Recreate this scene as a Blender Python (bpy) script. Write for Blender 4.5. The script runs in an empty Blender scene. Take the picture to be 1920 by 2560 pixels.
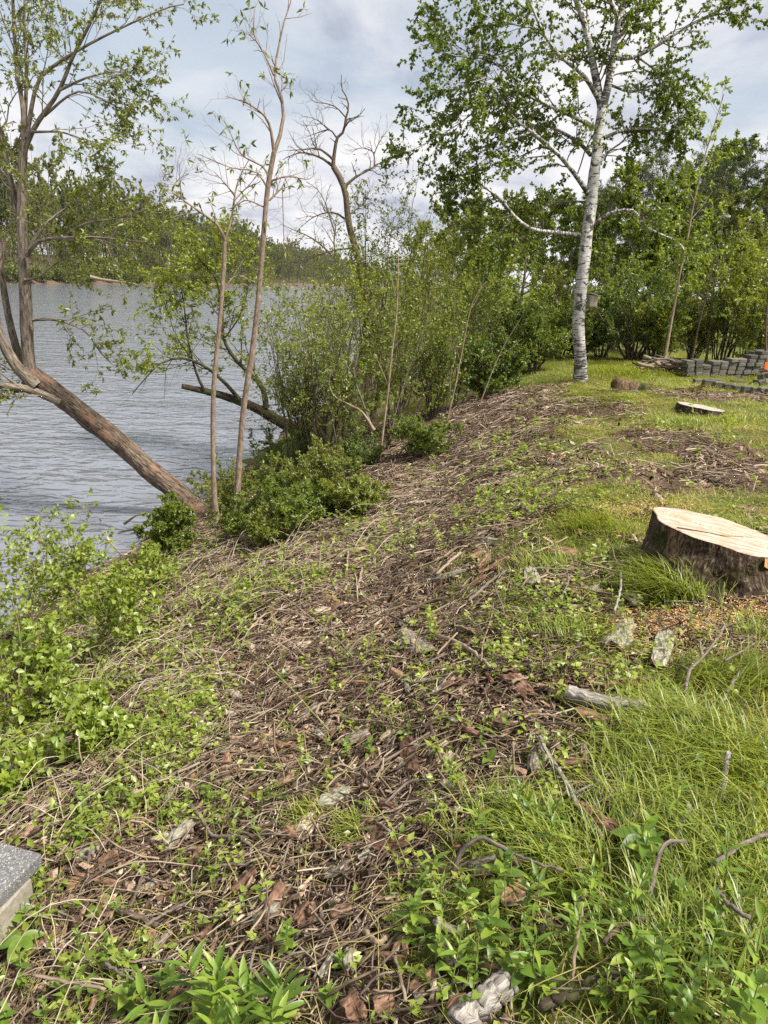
import bpy, math
import numpy as np
from mathutils import Matrix, Vector

# ------------------------------------------------------------------ camera, sky, sun, exposure
SC = bpy.context.scene
COL = SC.collection
PITCH, ROLL, EYE, FOC = math.radians(17.1), math.radians(2.6), 1.6, 1848.0
Fw = np.array([0, math.cos(PITCH), -math.sin(PITCH)])
_U = np.array([0, math.sin(PITCH), math.cos(PITCH)])
_R = np.array([1.0, 0, 0])
Rt = math.cos(ROLL) * _R + math.sin(ROLL) * _U
Up = -math.sin(ROLL) * _R + math.cos(ROLL) * _U
cd = bpy.data.cameras.new('camera')
cam = bpy.data.objects.new('camera', cd)
COL.objects.link(cam)
cd.sensor_fit = 'VERTICAL'
cd.sensor_height = 36.0
cd.lens = FOC / 2560 * 36.0
cd.clip_start = 0.05
cd.clip_end = 6000
M = Matrix.Identity(4)
for i in range(3):
    M[i][0], M[i][1], M[i][2] = Rt[i], Up[i], -Fw[i]
M[2][3] = EYE
cam.matrix_world = M
SC.camera = cam

SUN_AZ, SUN_EL = math.radians(116), math.radians(54)
W = bpy.data.worlds.new('World')
SC.world = W
W.use_nodes = True
SKY_STRENGTH = 0.061
SUN_STRENGTH = 4.2
sd = bpy.data.lights.new('sun', 'SUN')
sun = bpy.data.objects.new('sun', sd)
COL.objects.link(sun)
sd.energy = SUN_STRENGTH
sd.angle = math.radians(9.0)
sd.color = (1.0, 0.955, 0.88)
sv = Vector((math.sin(SUN_AZ) * math.cos(SUN_EL), math.cos(SUN_AZ) * math.cos(SUN_EL), math.sin(SUN_EL)))
sun.rotation_euler = sv.to_track_quat('Z', 'Y').to_euler()
VS = SC.view_settings
VS.view_transform = 'Standard'
VS.look = 'None'
VS.exposure = 1.08
VS.gamma = 1.0
VS.use_curve_mapping = False
SC.render.engine = 'CYCLES'
SC.cycles.use_denoising = False
SC.cycles.max_bounces = 6
SC.cycles.transparent_max_bounces = 4


class NT:
    """small helper round a node tree"""
    def __init__(s, nt):
        s.t = nt
        nt.nodes.clear()
    def n(s, kind, **kw):
        nd = s.t.nodes.new(kind)
        for k, v in kw.items():
            if k.startswith('i_'):
                nd.inputs[k[2:].replace('_', ' ')].default_value = v
            else:
                setattr(nd, k, v)
        return nd
    def l(s, a, b):
        s.t.links.new(a, b)
    def ramp(s, fac, stops, interp='LINEAR'):
        r = s.t.nodes.new('ShaderNodeValToRGB')
        r.color_ramp.interpolation = interp
        e = r.color_ramp.elements
        while len(e) < len(stops):
            e.new(0.5)
        for el, (p, c) in zip(e, stops):
            el.position = p
            el.color = (*c, 1) if len(c) == 3 else c
        s.l(fac, r.inputs[0])
        return r.outputs[0]
    def mix(s, fac, a, b, blend='MIX'):
        m = s.t.nodes.new('ShaderNodeMix')
        m.data_type = 'RGBA'
        m.blend_type = blend
        for v, k in ((fac, 0), (a, 6), (b, 7)):
            if hasattr(v, 'links'):
                s.l(v, m.inputs[k])
            elif k == 0:
                m.inputs[0].default_value = v
            else:
                m.inputs[k].default_value = (*v, 1)
        return m.outputs[2]
    def math(s, op, a, b=None, clamp=False):
        m = s.t.nodes.new('ShaderNodeMath')
        m.operation = op
        m.use_clamp = clamp
        for v, k in ((a, 0), (b, 1)):
            if v is None:
                continue
            if hasattr(v, 'links'):
                s.l(v, m.inputs[k])
            else:
                m.inputs[k].default_value = v
        return m.outputs[0]
    def noise(s, vec, scale, detail=4, rough=0.55, dist=0.0, dim='3D', w=0.0):
        nd = s.t.nodes.new('ShaderNodeTexNoise')
        nd.noise_dimensions = dim
        if dim == '4D':
            nd.inputs['W'].default_value = w
        nd.inputs['Scale'].default_value = scale
        nd.inputs['Detail'].default_value = detail
        nd.inputs['Roughness'].default_value = rough
        nd.inputs['Distortion'].default_value = dist
        if vec is not None:
            s.l(vec, nd.inputs['Vector'])
        return nd.outputs[0]
    def mapping(s, vec, scale=(1, 1, 1), loc=(0, 0, 0), rot=(0, 0, 0)):
        m = s.t.nodes.new('ShaderNodeMapping')
        m.inputs['Scale'].default_value = scale
        m.inputs['Location'].default_value = loc
        m.inputs['Rotation'].default_value = rot
        s.l(vec, m.inputs['Vector'])
        return m.outputs[0]


def sky_nodes():
    t = NT(W.node_tree)
    sky = t.n('ShaderNodeTexSky', sky_type='NISHITA')
    sky.sun_disc = False
    sky.sun_elevation = SUN_EL
    sky.sun_rotation = SUN_AZ
    sky.air_density = 1.0
    sky.dust_density = 1.5
    tc = t.n('ShaderNodeTexCoord')
    sep = t.n('ShaderNodeSeparateXYZ')
    t.l(tc.outputs['Generated'], sep.inputs[0])
    zz = t.math('ADD', t.math('MAXIMUM', sep.outputs[2], 0.0), 0.22)
    cx = t.math('DIVIDE', sep.outputs[0], zz)
    cy = t.math('DIVIDE', sep.outputs[1], zz)
    comb = t.n('ShaderNodeCombineXYZ')
    t.l(cx, comb.inputs[0])
    t.l(cy, comb.inputs[1])
    v = comb.outputs[0]
    big = t.noise(t.mapping(v, (1.1, 0.9, 1), (3.1, 1.75, 0)), 1.0, 7, 0.52, 0.25)
    det = t.noise(t.mapping(v, (2.3, 2.0, 1), (0.4, 5.2, 3.3)), 1.0, 8, 0.55, 0.35)
    # how much cloud covers the blue, and how thick (grey) the cloud is
    cover = t.ramp(big, [(0.34, (0.25,) * 3), (0.52, (1,) * 3)])
    shade = t.ramp(det, [(0.34, (3.9, 4.2, 5.1)), (0.42, (5.6, 5.8, 6.4)), (0.50, (7.0, 7.0, 7.2)), (0.61, (8.2, 8.0, 8.0))])
    blue = t.mix(0.5, sky.outputs[0], (5.2, 6.0, 6.6))
    col = t.mix(cover, blue, shade)
    bg = t.n('ShaderNodeBackground')
    bg.inputs['Strength'].default_value = SKY_STRENGTH
    t.l(col, bg.inputs['Color'])
    out = t.n('ShaderNodeOutputWorld')
    t.l(bg.outputs[0], out.inputs[0])


sky_nodes()
RNG = np.random.default_rng(11)

# ------------------------------------------------------------------ numeric helpers
def norm(a):
    return a / np.maximum(np.linalg.norm(a, axis=-1, keepdims=True), 1e-9)


def hash2(ix, iy, seed):
    h = (ix.astype(np.int64) * 374761393 + iy.astype(np.int64) * 668265263 + seed * 974634577) & 0xFFFFFFFF
    h = ((h ^ (h >> 13)) * 1274126177) & 0xFFFFFFFF
    return ((h ^ (h >> 16)) & 0xFFFF) / 65535.0


def vnoise(x, y, seed=0):
    x = np.asarray(x, float); y = np.asarray(y, float)
    ix, iy = np.floor(x), np.floor(y)
    fx, fy = x - ix, y - iy
    fx = fx * fx * (3 - 2 * fx); fy = fy * fy * (3 - 2 * fy)
    a, b = hash2(ix, iy, seed), hash2(ix + 1, iy, seed)
    c, d = hash2(ix, iy + 1, seed), hash2(ix + 1, iy + 1, seed)
    return (a * (1 - fx) + b * fx) * (1 - fy) + (c * (1 - fx) + d * fx) * fy


def fbm(x, y, seed=0, o=4):
    s, a, t = 0, 0.5, 0
    for i in range(o):
        s = s + a * vnoise(x * 2 ** i, y * 2 ** i, seed + i * 7); t += a; a *= 0.5
    return s / t


def ray(px, py):
    return Fw + (px - 960) / FOC * Rt + (1280 - py) / FOC * Up


EYEV = np.array([0, 0, EYE])


def at(px, py, Y):
    """world point at depth Y (metres ahead) seen along that line of sight"""
    d = ray(px, py)
    return EYEV + d * (Y / d[1])


def proj(p):
    q = np.asarray(p) - EYEV
    w = q @ Fw
    return 960 + FOC * (q @ Rt) / w, 1280 - FOC * (q @ Up) / w, w


WATER_Z = -2.4
_wy = np.array([-60, 0, 5, 9.5, 12, 16.5, 19, 26, 40, 70, 150, 400, 800, 2000.0])
_wx = np.array([-6, -5.4, -4.7, -3.9, -3.3, -3.3, -2.9, -2.2, -2.0, -2.5, -6, -20, -20, 60.0])


def crest(y):
    return np.where(y < 16, 0.18 + 0.185 * y, 3.14 + 0.03 * (y - 16))


def zf(x, y):
    """height of the ground: level lawn, rounded crest, slope to the river"""
    x = np.asarray(x, float); y = np.asarray(y, float)
    c = crest(y); w = np.interp(y, _wy, _wx)
    d = c - x
    span = np.maximum(c - w, 0.5)
    k = 0.35
    sp = k * np.logaddexp(0, d / k)
    spm = k * np.logaddexp(0, span / k)
    z = WATER_Z * sp / spm
    z = np.maximum(z, -3.8)
    z = z + 0.028 * np.clip(-d, 0, 40) * np.clip((y - 2) / 6, 0, 1)
    z = z - 0.15 * np.exp(-((d - 1.1) / 0.8) ** 2) * np.clip((11 - y) / 2, 0, 1)
    near = np.clip(1 - (y - 20) / 20, 0, 1)
    z = z + near * (0.22 * (fbm(x * 0.7, y * 0.7, 3) - 0.5) + 0.10 * (fbm(x * 2.6, y * 2.6, 9) - 0.5))
    return z


def hit(px, py):
    """where a line of sight meets the ground"""
    d = ray(px, py)
    t = np.arange(0.4, 60, 0.01)
    P = EYEV + d * t[:, None]
    below = P[:, 2] < zf(P[:, 0], P[:, 1])
    i = int(np.argmax(below))
    p = P[i]
    return np.array([p[0], p[1], float(zf(p[0], p[1]))])


def smooth(pts, K):
    """Catmull-Rom through pts, K points evenly along"""
    P = np.asarray(pts, float)
    if len(P) == 2:
        return P[0] + (P[1] - P[0]) * np.linspace(0, 1, K)[:, None]
    E = np.vstack([2 * P[0] - P[1], P, 2 * P[-1] - P[-2]])
    out = []
    for i in range(1, len(E) - 2):
        t = np.linspace(0, 1, 12, endpoint=False)[:, None]
        a, b, c, d = E[i - 1], E[i], E[i + 1], E[i + 2]
        out.append(0.5 * (2 * b + (c - a) * t + (2 * a - 5 * b + 4 * c - d) * t ** 2 + (3 * b - 3 * c + d - a) * t ** 3))
    Q = np.vstack(out + [P[-1:]])
    s = np.r_[0, np.cumsum(np.linalg.norm(np.diff(Q, axis=0), axis=1))]
    u = np.linspace(0, s[-1], K)
    return np.stack([np.interp(u, s, Q[:, k]) for k in range(3)], 1)


class MB:
    """collects vertices and faces; build() links them as one mesh object"""
    def __init__(s):
        s.V, s.F, s.T, s.B, s.n = [], [], [], [], 0

    def add(s, V, F, tint=0.5, bco=None):
        V = np.asarray(V, float).reshape(-1, 3)
        for f in F:
            s.F.append(np.asarray(f, np.int64) + s.n)
        s.V.append(V)
        s.T.append(np.broadcast_to(np.asarray(tint, float), (len(V),)))
        s.B.append(V if bco is None else np.asarray(bco, float).reshape(-1, 3))
        s.n += len(V)
        return s

    def tubes(s, P, R, sides=3, tint=0.5, rough=0.0, rng=RNG):
        """P (n,K,3) centre lines, R (n,K) radii"""
        P = np.asarray(P, float); R = np.asarray(R, float)
        if P.ndim == 2:
            P, R = P[None], R[None]
        n, K, _ = P.shape
        if n == 0:
            return s
        T = norm(np.gradient(P, axis=1))
        ref = norm(np.cross(T[:, 0], rng.normal(size=(n, 3))))[:, None, :]
        N = norm(ref - T * (T * ref).sum(-1, keepdims=True))
        B = np.cross(T, N)
        ph = np.arange(sides) / sides * 2 * np.pi
        rr = np.broadcast_to(R[..., None], (n, K, sides))
        ln = np.concatenate([np.zeros((n, 1)), np.cumsum(np.linalg.norm(np.diff(P, axis=1), axis=2), axis=1)], 1)
        cs, sn = np.cos(ph), np.sin(ph)
        if rough:
            g = vnoise(np.broadcast_to(cs * 2.1, rr.shape) + ln[..., None] * 3, np.broadcast_to(sn * 2.1, rr.shape) + ln[..., None] * 1.3 + 7, 5) - 0.5
            g2 = vnoise(np.broadcast_to(ph * 3.0, rr.shape) + 50, ln[..., None] * 9 + 0 * rr, 6) - 0.5
            rr = rr * (1 + rough * (g * 1.3 + g2 * 0.8))
        V = P[:, :, None, :] + rr[..., None] * (N[:, :, None, :] * cs[None, None, :, None] + B[:, :, None, :] * sn[None, None, :, None])
        off = (RNG.random((n, 1, 1)) * 20) if n > 1 else 0
        bco = np.stack([rr * cs, rr * sn, np.broadcast_to(ln[..., None] + off, rr.shape)], -1)
        b = (np.arange(n) * K * sides)[:, None, None]
        i = np.arange(K - 1)[None, :, None] * sides
        j = np.arange(sides)[None, None, :]
        j2 = (j + 1) % sides
        Q = np.stack(np.broadcast_arrays(b + i + j, b + i + j2, b + i + sides + j2, b + i + sides + j), -1).reshape(-1, 4)
        tt = np.repeat(np.broadcast_to(np.asarray(tint, float), (n,)), K * sides)
        return s.add(V, [Q], tt, bco)

    def leaves(s, P, D, N, L, Wd, tint, fold=0.18, droop=0.0):
        n = len(P)
        D = norm(D); S = norm(np.cross(D, N)); N = np.cross(S, D)
        L = np.broadcast_to(L, (n,))[:, None]; Wd = np.broadcast_to(Wd, (n,))[:, None]
        mid = P + D * L * 0.42
        tip = P + D * L - N * L * droop
        V = np.stack([P, mid + S * Wd / 2 + N * Wd * fold, tip, mid - S * Wd / 2 + N * Wd * fold], 1)
        b = np.arange(n)[:, None] * 4
        F = np.concatenate([b + [0, 1, 2], b + [0, 2, 3]])
        return s.add(V, [F], np.repeat(np.broadcast_to(tint, (n,)), 4))

    def blades(s, P, head, h, lean, wd, tint):
        """curved grass blades, 7 vertices each"""
        n = len(P)
        side = np.stack([-np.sin(head), np.cos(head), 0 * head], 1)
        fwd = np.stack([np.cos(head), np.sin(head), 0 * head], 1)
        rows = []
        for k, u in enumerate((0.0, 0.4, 0.75, 1.0)):
            c = P + fwd * (lean * h * u ** 1.7)[:, None] + np.array([0, 0, 1]) * (h * (u - 0.45 * np.minimum(lean, 1.5) * u ** 2.4))[:, None]
            w = (wd * (1 - 0.45 * u))[:, None]
            if k < 3:
                rows += [c - side * w / 2, c + side * w / 2]
            else:
                rows.append(c)
        V = np.stack(rows, 1)
        b = np.arange(n)[:, None] * 7
        Q = np.concatenate([b + [0, 1, 3, 2], b + [2, 3, 5, 4]])
        T = b + [4, 5, 6]
        return s.add(V, [Q, T], np.repeat(np.broadcast_to(tint, (n,)), 7))

    def box(s, c, sx, sy, sz, R=None, tint=0.5, jit=0.0, bev=0.0, rng=RNG):
        """box with rounded edges (a bevelled hull of 24 corners) or a plain jittered box"""
        h = np.array([sx, sy, sz]) / 2
        b = bev
        pts, idx = [], {}
        sg = np.array([[i, j, k] for i in (-1, 1) for j in (-1, 1) for k in (-1, 1)])
        V = []
        for q in sg:
            for ax in range(3):
                p = q * (h - b)
                p[ax] = q[ax] * h[ax]
                idx[(tuple(q), ax)] = len(V)
                V.append(p)
        V = np.array(V) + rng.normal(size=(24, 3)) * jit
        F4, F3 = [], []
        for ax in range(3):
            o = [a for a in range(3) if a != ax]
            for sgn in (-1, 1):
                f = []
                for u, v in ((-1, -1), (1, -1), (1, 1), (-1, 1)):
                    q = [0, 0, 0]; q[ax] = sgn; q[o[0]] = u; q[o[1]] = v
                    f.append(idx[(tuple(q), ax)])
                if (sgn > 0) == (ax == 1):
                    f = f[::-1]
                F4.append(f)
            # edges along axis ax
            for u in (-1, 1):
                for v in (-1, 1):
                    q0 = [0, 0, 0]; q1 = [0, 0, 0]
                    q0[ax], q1[ax] = -1, 1
                    for q in (q0, q1):
                        q[o[0]], q[o[1]] = u, v
                    f = [idx[(tuple(q0), o[0])], idx[(tuple(q1), o[0])], idx[(tuple(q1), o[1])], idx[(tuple(q0), o[1])]]
                    F4.append(f)
        for q in sg:
            F3.append([idx[(tuple(q), a)] for a in range(3)])
        if R is not None:
            V = V @ np.asarray(R).T
        return s.add(V + np.asarray(c), [np.array(F4), np.array(F3)], tint, V)

    def mesh(s, name, mat, base=(0, 0, 0), smooth_=True):
        V = np.concatenate(s.V) - np.asarray(base, float)
        me = bpy.data.meshes.new(name)
        me.vertices.add(len(V))
        me.vertices.foreach_set('co', V.astype(np.float32).ravel())
        L = np.concatenate([f.ravel() for f in s.F])
        cnt = np.concatenate([np.full(len(f), f.shape[1]) for f in s.F])
        me.loops.add(len(L))
        me.loops.foreach_set('vertex_index', L.astype(np.int32))
        me.polygons.add(len(cnt))
        me.polygons.foreach_set('loop_start', np.r_[0, np.cumsum(cnt)[:-1]].astype(np.int32))
        me.polygons.foreach_set('use_smooth', np.full(len(cnt), smooth_))
        a = me.attributes.new('tint', 'FLOAT', 'POINT')
        a.data.foreach_set('value', np.concatenate(s.T).astype(np.float32))
        a = me.attributes.new('bco', 'FLOAT_VECTOR', 'POINT')
        a.data.foreach_set('vector', np.concatenate(s.B).astype(np.float32).ravel())
        me.update(calc_edges=True)
        me.materials.append(mat)
        return me

    def build(s, name, mat, parent=None, base=None, smooth_=True, loc=None):
        if s.n == 0:
            return None
        if base is None:
            base = np.array(parent['_base']) if parent is not None else np.zeros(3)
        o = bpy.data.objects.new(name, s.mesh(name, mat, base, smooth_))
        COL.objects.link(o)
        if parent is not None:
            o.parent = parent
        else:
            o.location = base
        return o


def tag(o, label=None, cat=None, group=None, kind=None):
    if label: o['label'] = label
    if cat: o['category'] = cat
    if group: o['group'] = group
    if kind: o['kind'] = kind
    return o


def thing(name, base, label, cat, group=None):
    o = bpy.data.objects.new(name, None)
    o.empty_display_size = 0.1
    COL.objects.link(o)
    o.location = base
    o['_base'] = [float(v) for v in base]
    return tag(o, label, cat, group)


# ------------------------------------------------------------------ materials
def material(name):
    m = bpy.data.materials.new(name)
    m.use_nodes = True
    return m, NT(m.node_tree)


def m_leaf(name, cols, transl=0.42, gloss=0.06, by_object=False, warm=(1.25, 1.15, 0.55)):
    m, t = material(name)
    if by_object:
        f = t.n('ShaderNodeObjectInfo').outputs['Random']
    else:
        f = t.n('ShaderNodeAttribute', attribute_name='tint').outputs['Fac']
    c = t.ramp(f, [(i / (len(cols) - 1), k) for i, k in enumerate(cols)])
    geo = t.n('ShaderNodeNewGeometry')
    nz = t.noise(geo.outputs['Position'], 30, 2)
    c = t.mix(0.35, c, t.ramp(nz, [(0.3, (0.55, 0.55, 0.5)), (0.7, (1.3, 1.25, 1.2))]), 'MULTIPLY')
    d = t.n('ShaderNodeBsdfDiffuse'); t.l(c, d.inputs[0])
    tr = t.n('ShaderNodeBsdfTranslucent')
    t.l(t.mix(1.0, c, warm, 'MULTIPLY'), tr.inputs[0])
    a = t.n('ShaderNodeMixShader'); a.inputs[0].default_value = transl
    t.l(d.outputs[0], a.inputs[1]); t.l(tr.outputs[0], a.inputs[2])
    g = t.n('ShaderNodeBsdfGlossy'); g.inputs['Roughness'].default_value = 0.42
    b = t.n('ShaderNodeMixShader'); b.inputs[0].default_value = gloss
    t.l(a.outputs[0], b.inputs[1]); t.l(g.outputs[0], b.inputs[2])
    o = t.n('ShaderNodeOutputMaterial'); t.l(b.outputs[0], o.inputs[0])
    return m


def principled(t, col, rough=0.85, bump=None, strength=0.5, dist=0.01, spec=0.25):
    p = t.n('ShaderNodeBsdfPrincipled')
    if hasattr(col, 'links'):
        t.l(col, p.inputs['Base Color'])
    else:
        p.inputs['Base Color'].default_value = (*col, 1)
    if hasattr(rough, 'links'):
        t.l(rough, p.inputs['Roughness'])
    else:
        p.inputs['Roughness'].default_value = rough
    p.inputs['Specular IOR Level'].default_value = spec
    if bump is not None:
        b = t.n('ShaderNodeBump')
        b.inputs['Strength'].default_value = strength
        b.inputs['Distance'].default_value = dist
        t.l(bump, b.inputs['Height'])
        t.l(b.outputs[0], p.inputs['Normal'])
    o = t.n('ShaderNodeOutputMaterial')
    t.l(p.outputs[0], o.inputs[0])
    return p


def m_bark(name, stops, scale=(30, 30, 6), dist=0.012, moss=None, moss_amt=0.5, patch=None):
    m, t = material(name)
    v = t.n('ShaderNodeAttribute', attribute_name='bco').outputs['Vector']
    n1 = t.noise(t.mapping(v, scale), 1.0, 6, 0.62, 0.4)
    n2 = t.noise(v, 4.0, 4, 0.6)
    c = t.ramp(n1, stops)
    c = t.mix(0.6, c, t.ramp(n2, [(0.3, (0.6, 0.58, 0.55)), (0.7, (1.25, 1.22, 1.2))]), 'MULTIPLY')
    if patch:
        pn = t.noise(t.mapping(v, (7, 7, 2.6), (5, 2, 9)), 1.0, 5, 0.65)
        c = t.mix(t.ramp(pn, [(patch[1] - 0.03, (0,) * 3), (patch[1] + 0.03, (1,) * 3)]), c, patch[0])
    if moss:
        mn = t.noise(t.mapping(v, (6, 6, 5), (1, 8, 2)), 1.0, 6, 0.7)
        c = t.mix(t.ramp(mn, [(moss_amt, (0,) * 3), (moss_amt + 0.08, (0.9,) * 3)]), c, moss)
    principled(t, c, 0.92, n1, 1.0, dist, 0.15)
    return m


def m_tint(name, stops, rough=0.9, nscale=60, dist=0.004, spec=0.2, contrast=1.0):
    """colour picked per piece by its tint, with grain along bco"""
    m, t = material(name)
    f = t.n('ShaderNodeAttribute', attribute_name='tint').outputs['Fac']
    v = t.n('ShaderNodeAttribute', attribute_name='bco').outputs['Vector']
    n1 = t.noise(t.mapping(v, (nscale, nscale, nscale * 0.25)), 1.0, 4, 0.6)
    c = t.ramp(f, stops)
    c = t.mix(min(0.7 * contrast, 1.0), c, t.ramp(n1, [(0.5 - 0.22 / contrast, (0.36, 0.33, 0.31)), (0.5 + 0.22 / contrast, (1.4, 1.37, 1.33))]), 'MULTIPLY')
    principled(t, c, rough, n1, 0.7, dist, spec)
    return m


LF = {
    'birch': m_leaf('birch_leaf', [(0.055, 0.088, 0.011), (0.095, 0.145, 0.016), (0.15, 0.21, 0.022), (0.21, 0.28, 0.03)], 0.48, 0.04),
    'olive': m_leaf('olive_leaf', [(0.09, 0.115, 0.022), (0.15, 0.185, 0.032), (0.215, 0.255, 0.045), (0.30, 0.33, 0.06)], 0.45, 0.04),
    'lime': m_leaf('lime_leaf', [(0.11, 0.17, 0.022), (0.18, 0.26, 0.03), (0.27, 0.35, 0.045), (0.37, 0.42, 0.08)], 0.47, 0.04),
    'mid': m_leaf('mid_green_leaf', [(0.072, 0.108, 0.016), (0.122, 0.172, 0.024), (0.185, 0.245, 0.034), (0.26, 0.32, 0.05)], 0.48, 0.04),
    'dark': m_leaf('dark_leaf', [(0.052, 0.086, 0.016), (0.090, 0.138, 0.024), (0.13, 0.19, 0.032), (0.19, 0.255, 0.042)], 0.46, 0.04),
    'spring': m_leaf('spring_leaf', [(0.13, 0.165, 0.025), (0.205, 0.255, 0.035), (0.285, 0.345, 0.045), (0.39, 0.44, 0.065)], 0.52, 0.04),
    'pine': m_leaf('pine_needle', [(0.036, 0.054, 0.020), (0.054, 0.078, 0.028), (0.082, 0.105, 0.036), (0.12, 0.14, 0.05)], 0.25, 0.04),
    'far': m_leaf('far_leaf', [(0.115, 0.135, 0.042), (0.165, 0.19, 0.052), (0.22, 0.245, 0.064), (0.28, 0.295, 0.09)], 0.48, 0.02),
    'far_dark': m_leaf('far_dark_leaf', [(0.085, 0.112, 0.034), (0.12, 0.155, 0.042), (0.155, 0.195, 0.048), (0.20, 0.235, 0.06)], 0.46, 0.02),
}
GRASS = m_leaf('grass_blade', [(0.07, 0.11, 0.014), (0.16, 0.215, 0.024), (0.28, 0.335, 0.042), (0.40, 0.385, 0.09), (0.46, 0.375, 0.18)], 0.45, 0.03, warm=(1.2, 1.12, 0.6))
PLANT = m_leaf('plant_leaf', [(0.085, 0.155, 0.018), (0.14, 0.24, 0.028), (0.21, 0.32, 0.04), (0.30, 0.39, 0.055)], 0.47, 0.035, by_object=True)
VINE = m_leaf('vine_leaf', [(0.10, 0.16, 0.022), (0.17, 0.25, 0.035), (0.26, 0.34, 0.06), (0.34, 0.40, 0.11)], 0.47, 0.035, by_object=True)
BARK = {
    'birch': None,
    'maple': m_bark('maple_bark', [(0.30, (0.04, 0.032, 0.024)), (0.48, (0.17, 0.14, 0.105)), (0.65, (0.31, 0.265, 0.205))], (34, 34, 7), 0.016, (0.055, 0.055, 0.018), 0.64),
    'lean': m_bark('leaning_bark', [(0.34, (0.022, 0.016, 0.012)), (0.46, (0.105, 0.075, 0.054)), (0.58, (0.20, 0.155, 0.118)), (0.70, (0.31, 0.26, 0.21))], (46, 46, 7), 0.035, (0.045, 0.045, 0.016), 0.60, ((0.25, 0.145, 0.095), 0.575)),
    'sapling': m_bark('sapling_bark', [(0.3, (0.12, 0.085, 0.062)), (0.5, (0.24, 0.18, 0.135)), (0.7, (0.35, 0.285, 0.225))], (40, 40, 14), 0.003),
    'grey': m_bark('grey_bark', [(0.3, (0.07, 0.055, 0.045)), (0.5, (0.17, 0.14, 0.115)), (0.7, (0.28, 0.24, 0.20))], (90, 90, 22), 0.006, (0.10, 0.095, 0.06), 0.62),
    'brown': m_bark('brown_bark', [(0.3, (0.05, 0.036, 0.027)), (0.5, (0.12, 0.088, 0.066)), (0.7, (0.21, 0.165, 0.125))], (80, 80, 20), 0.006),
    'moss': m_bark('mossy_bark', [(0.3, (0.018, 0.014, 0.010)), (0.5, (0.06, 0.045, 0.032)), (0.7, (0.14, 0.11, 0.08))], (34, 34, 8), 0.015, (0.07, 0.085, 0.022), 0.5),
    'tan': m_bark('tan_bark', [(0.3, (0.13, 0.10, 0.07)), (0.5, (0.29, 0.225, 0.155)), (0.7, (0.42, 0.345, 0.25))], (40, 40, 10), 0.003, (0.10, 0.085, 0.06), 0.60),
}


def m_birch():
    m, t = material('birch_bark')
    v = t.n('ShaderNodeAttribute', attribute_name='bco').outputs['Vector']
    sep = t.n('ShaderNodeSeparateXYZ'); t.l(v, sep.inputs[0])
    low = t.math('SUBTRACT', 1.0, t.math('DIVIDE', sep.outputs[2], 1.6), True)
    base = t.ramp(t.noise(v, 9, 5, 0.6), [(0.3, (0.33, 0.315, 0.29)), (0.55, (0.54, 0.52, 0.49)), (0.75, (0.70, 0.68, 0.65))])
    lent = t.noise(t.mapping(v, (7, 7, 62)), 1.0, 3, 0.6, 0.5)          # thin crosswise marks
    scar = t.noise(t.mapping(v, (5, 5, 7.5), (3, 7, 1.3)), 1.0, 6, 0.62, 0.8)   # black patches
    thr = t.math('SUBTRACT', 0.625, t.math('MULTIPLY', low, 0.17))
    k1 = t.math('MULTIPLY', t.math('SUBTRACT', lent, t.math('SUBTRACT', thr, 0.035)), 22, True)
    k2 = t.math('MULTIPLY', t.math('SUBTRACT', scar, 0.535), 22, True)
    k = t.math('MAXIMUM', k1, k2)
    k = t.math('MINIMUM', k, 0.95)
    c = t.mix(k, base, (0.045, 0.035, 0.028))
    principled(t, c, 0.7, t.math('SUBTRACT', lent, t.math('MULTIPLY', k, 0.4)), 0.7, 0.008, 0.3)
    return m


BARK['birch'] = m_birch()
LITTER = m_tint('wood_litter', [(0.0, (0.045, 0.03, 0.02)), (0.25, (0.115, 0.077, 0.052)), (0.5, (0.205, 0.15, 0.105)), (0.72, (0.31, 0.245, 0.18)), (0.9, (0.44, 0.365, 0.27)), (1.0, (0.54, 0.465, 0.36))], 0.9, 50)
CHIPM = m_tint('bark_chip', [(0.0, (0.04, 0.024, 0.016)), (0.3, (0.105, 0.07, 0.049)), (0.55, (0.19, 0.135, 0.097)), (0.75, (0.33, 0.215, 0.14)), (0.9, (0.36, 0.31, 0.25)), (1.0, (0.50, 0.40, 0.28))], 0.9, 110, contrast=1.3)
BARKSLAB = m_tint('bark_slab', [(0.0, (0.06, 0.036, 0.025)), (0.25, (0.15, 0.085, 0.055)), (0.5, (0.25, 0.155, 0.10)), (0.7, (0.20, 0.175, 0.14)), (0.85, (0.25, 0.245, 0.19)), (1.0, (0.42, 0.335, 0.24))], 0.92, 100, 0.012, contrast=1.6)


def m_ground():
    m, t = material('ground_soil')
    z = t.n('ShaderNodeAttribute', attribute_name='tint').outputs['Fac']
    p = t.n('ShaderNodeNewGeometry').outputs['Position']
    n1 = t.noise(p, 3.0, 6, 0.65)
    n2 = t.noise(p, 38.0, 5, 0.7)
    n3 = t.noise(t.mapping(p, (90, 90, 90)), 1.0, 3, 0.7)
    soil = t.ramp(n1, [(0.3, (0.05, 0.032, 0.022)), (0.5, (0.105, 0.068, 0.047)), (0.7, (0.18, 0.125, 0.085))])
    soil = t.mix(t.ramp(n2, [(0.52, (0,) * 3), (0.64, (1,) * 3)]), soil, (0.21, 0.145, 0.095))
    turf = t.ramp(n2, [(0.3, (0.055, 0.065, 0.018)), (0.5, (0.105, 0.125, 0.03)), (0.7, (0.18, 0.17, 0.06))])
    f = t.math('ADD', z, t.math('MULTIPLY', t.math('SUBTRACT', n1, 0.5), 0.9))
    c = t.mix(t.ramp(f, [(0.42, (0,) * 3), (0.62, (1,) * 3)]), soil, turf)
    h = t.math('ADD', n2, t.math('MULTIPLY', n3, 0.5))
    principled(t, c, 0.95, h, 1.0, 0.03, 0.1)
    return m


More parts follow.
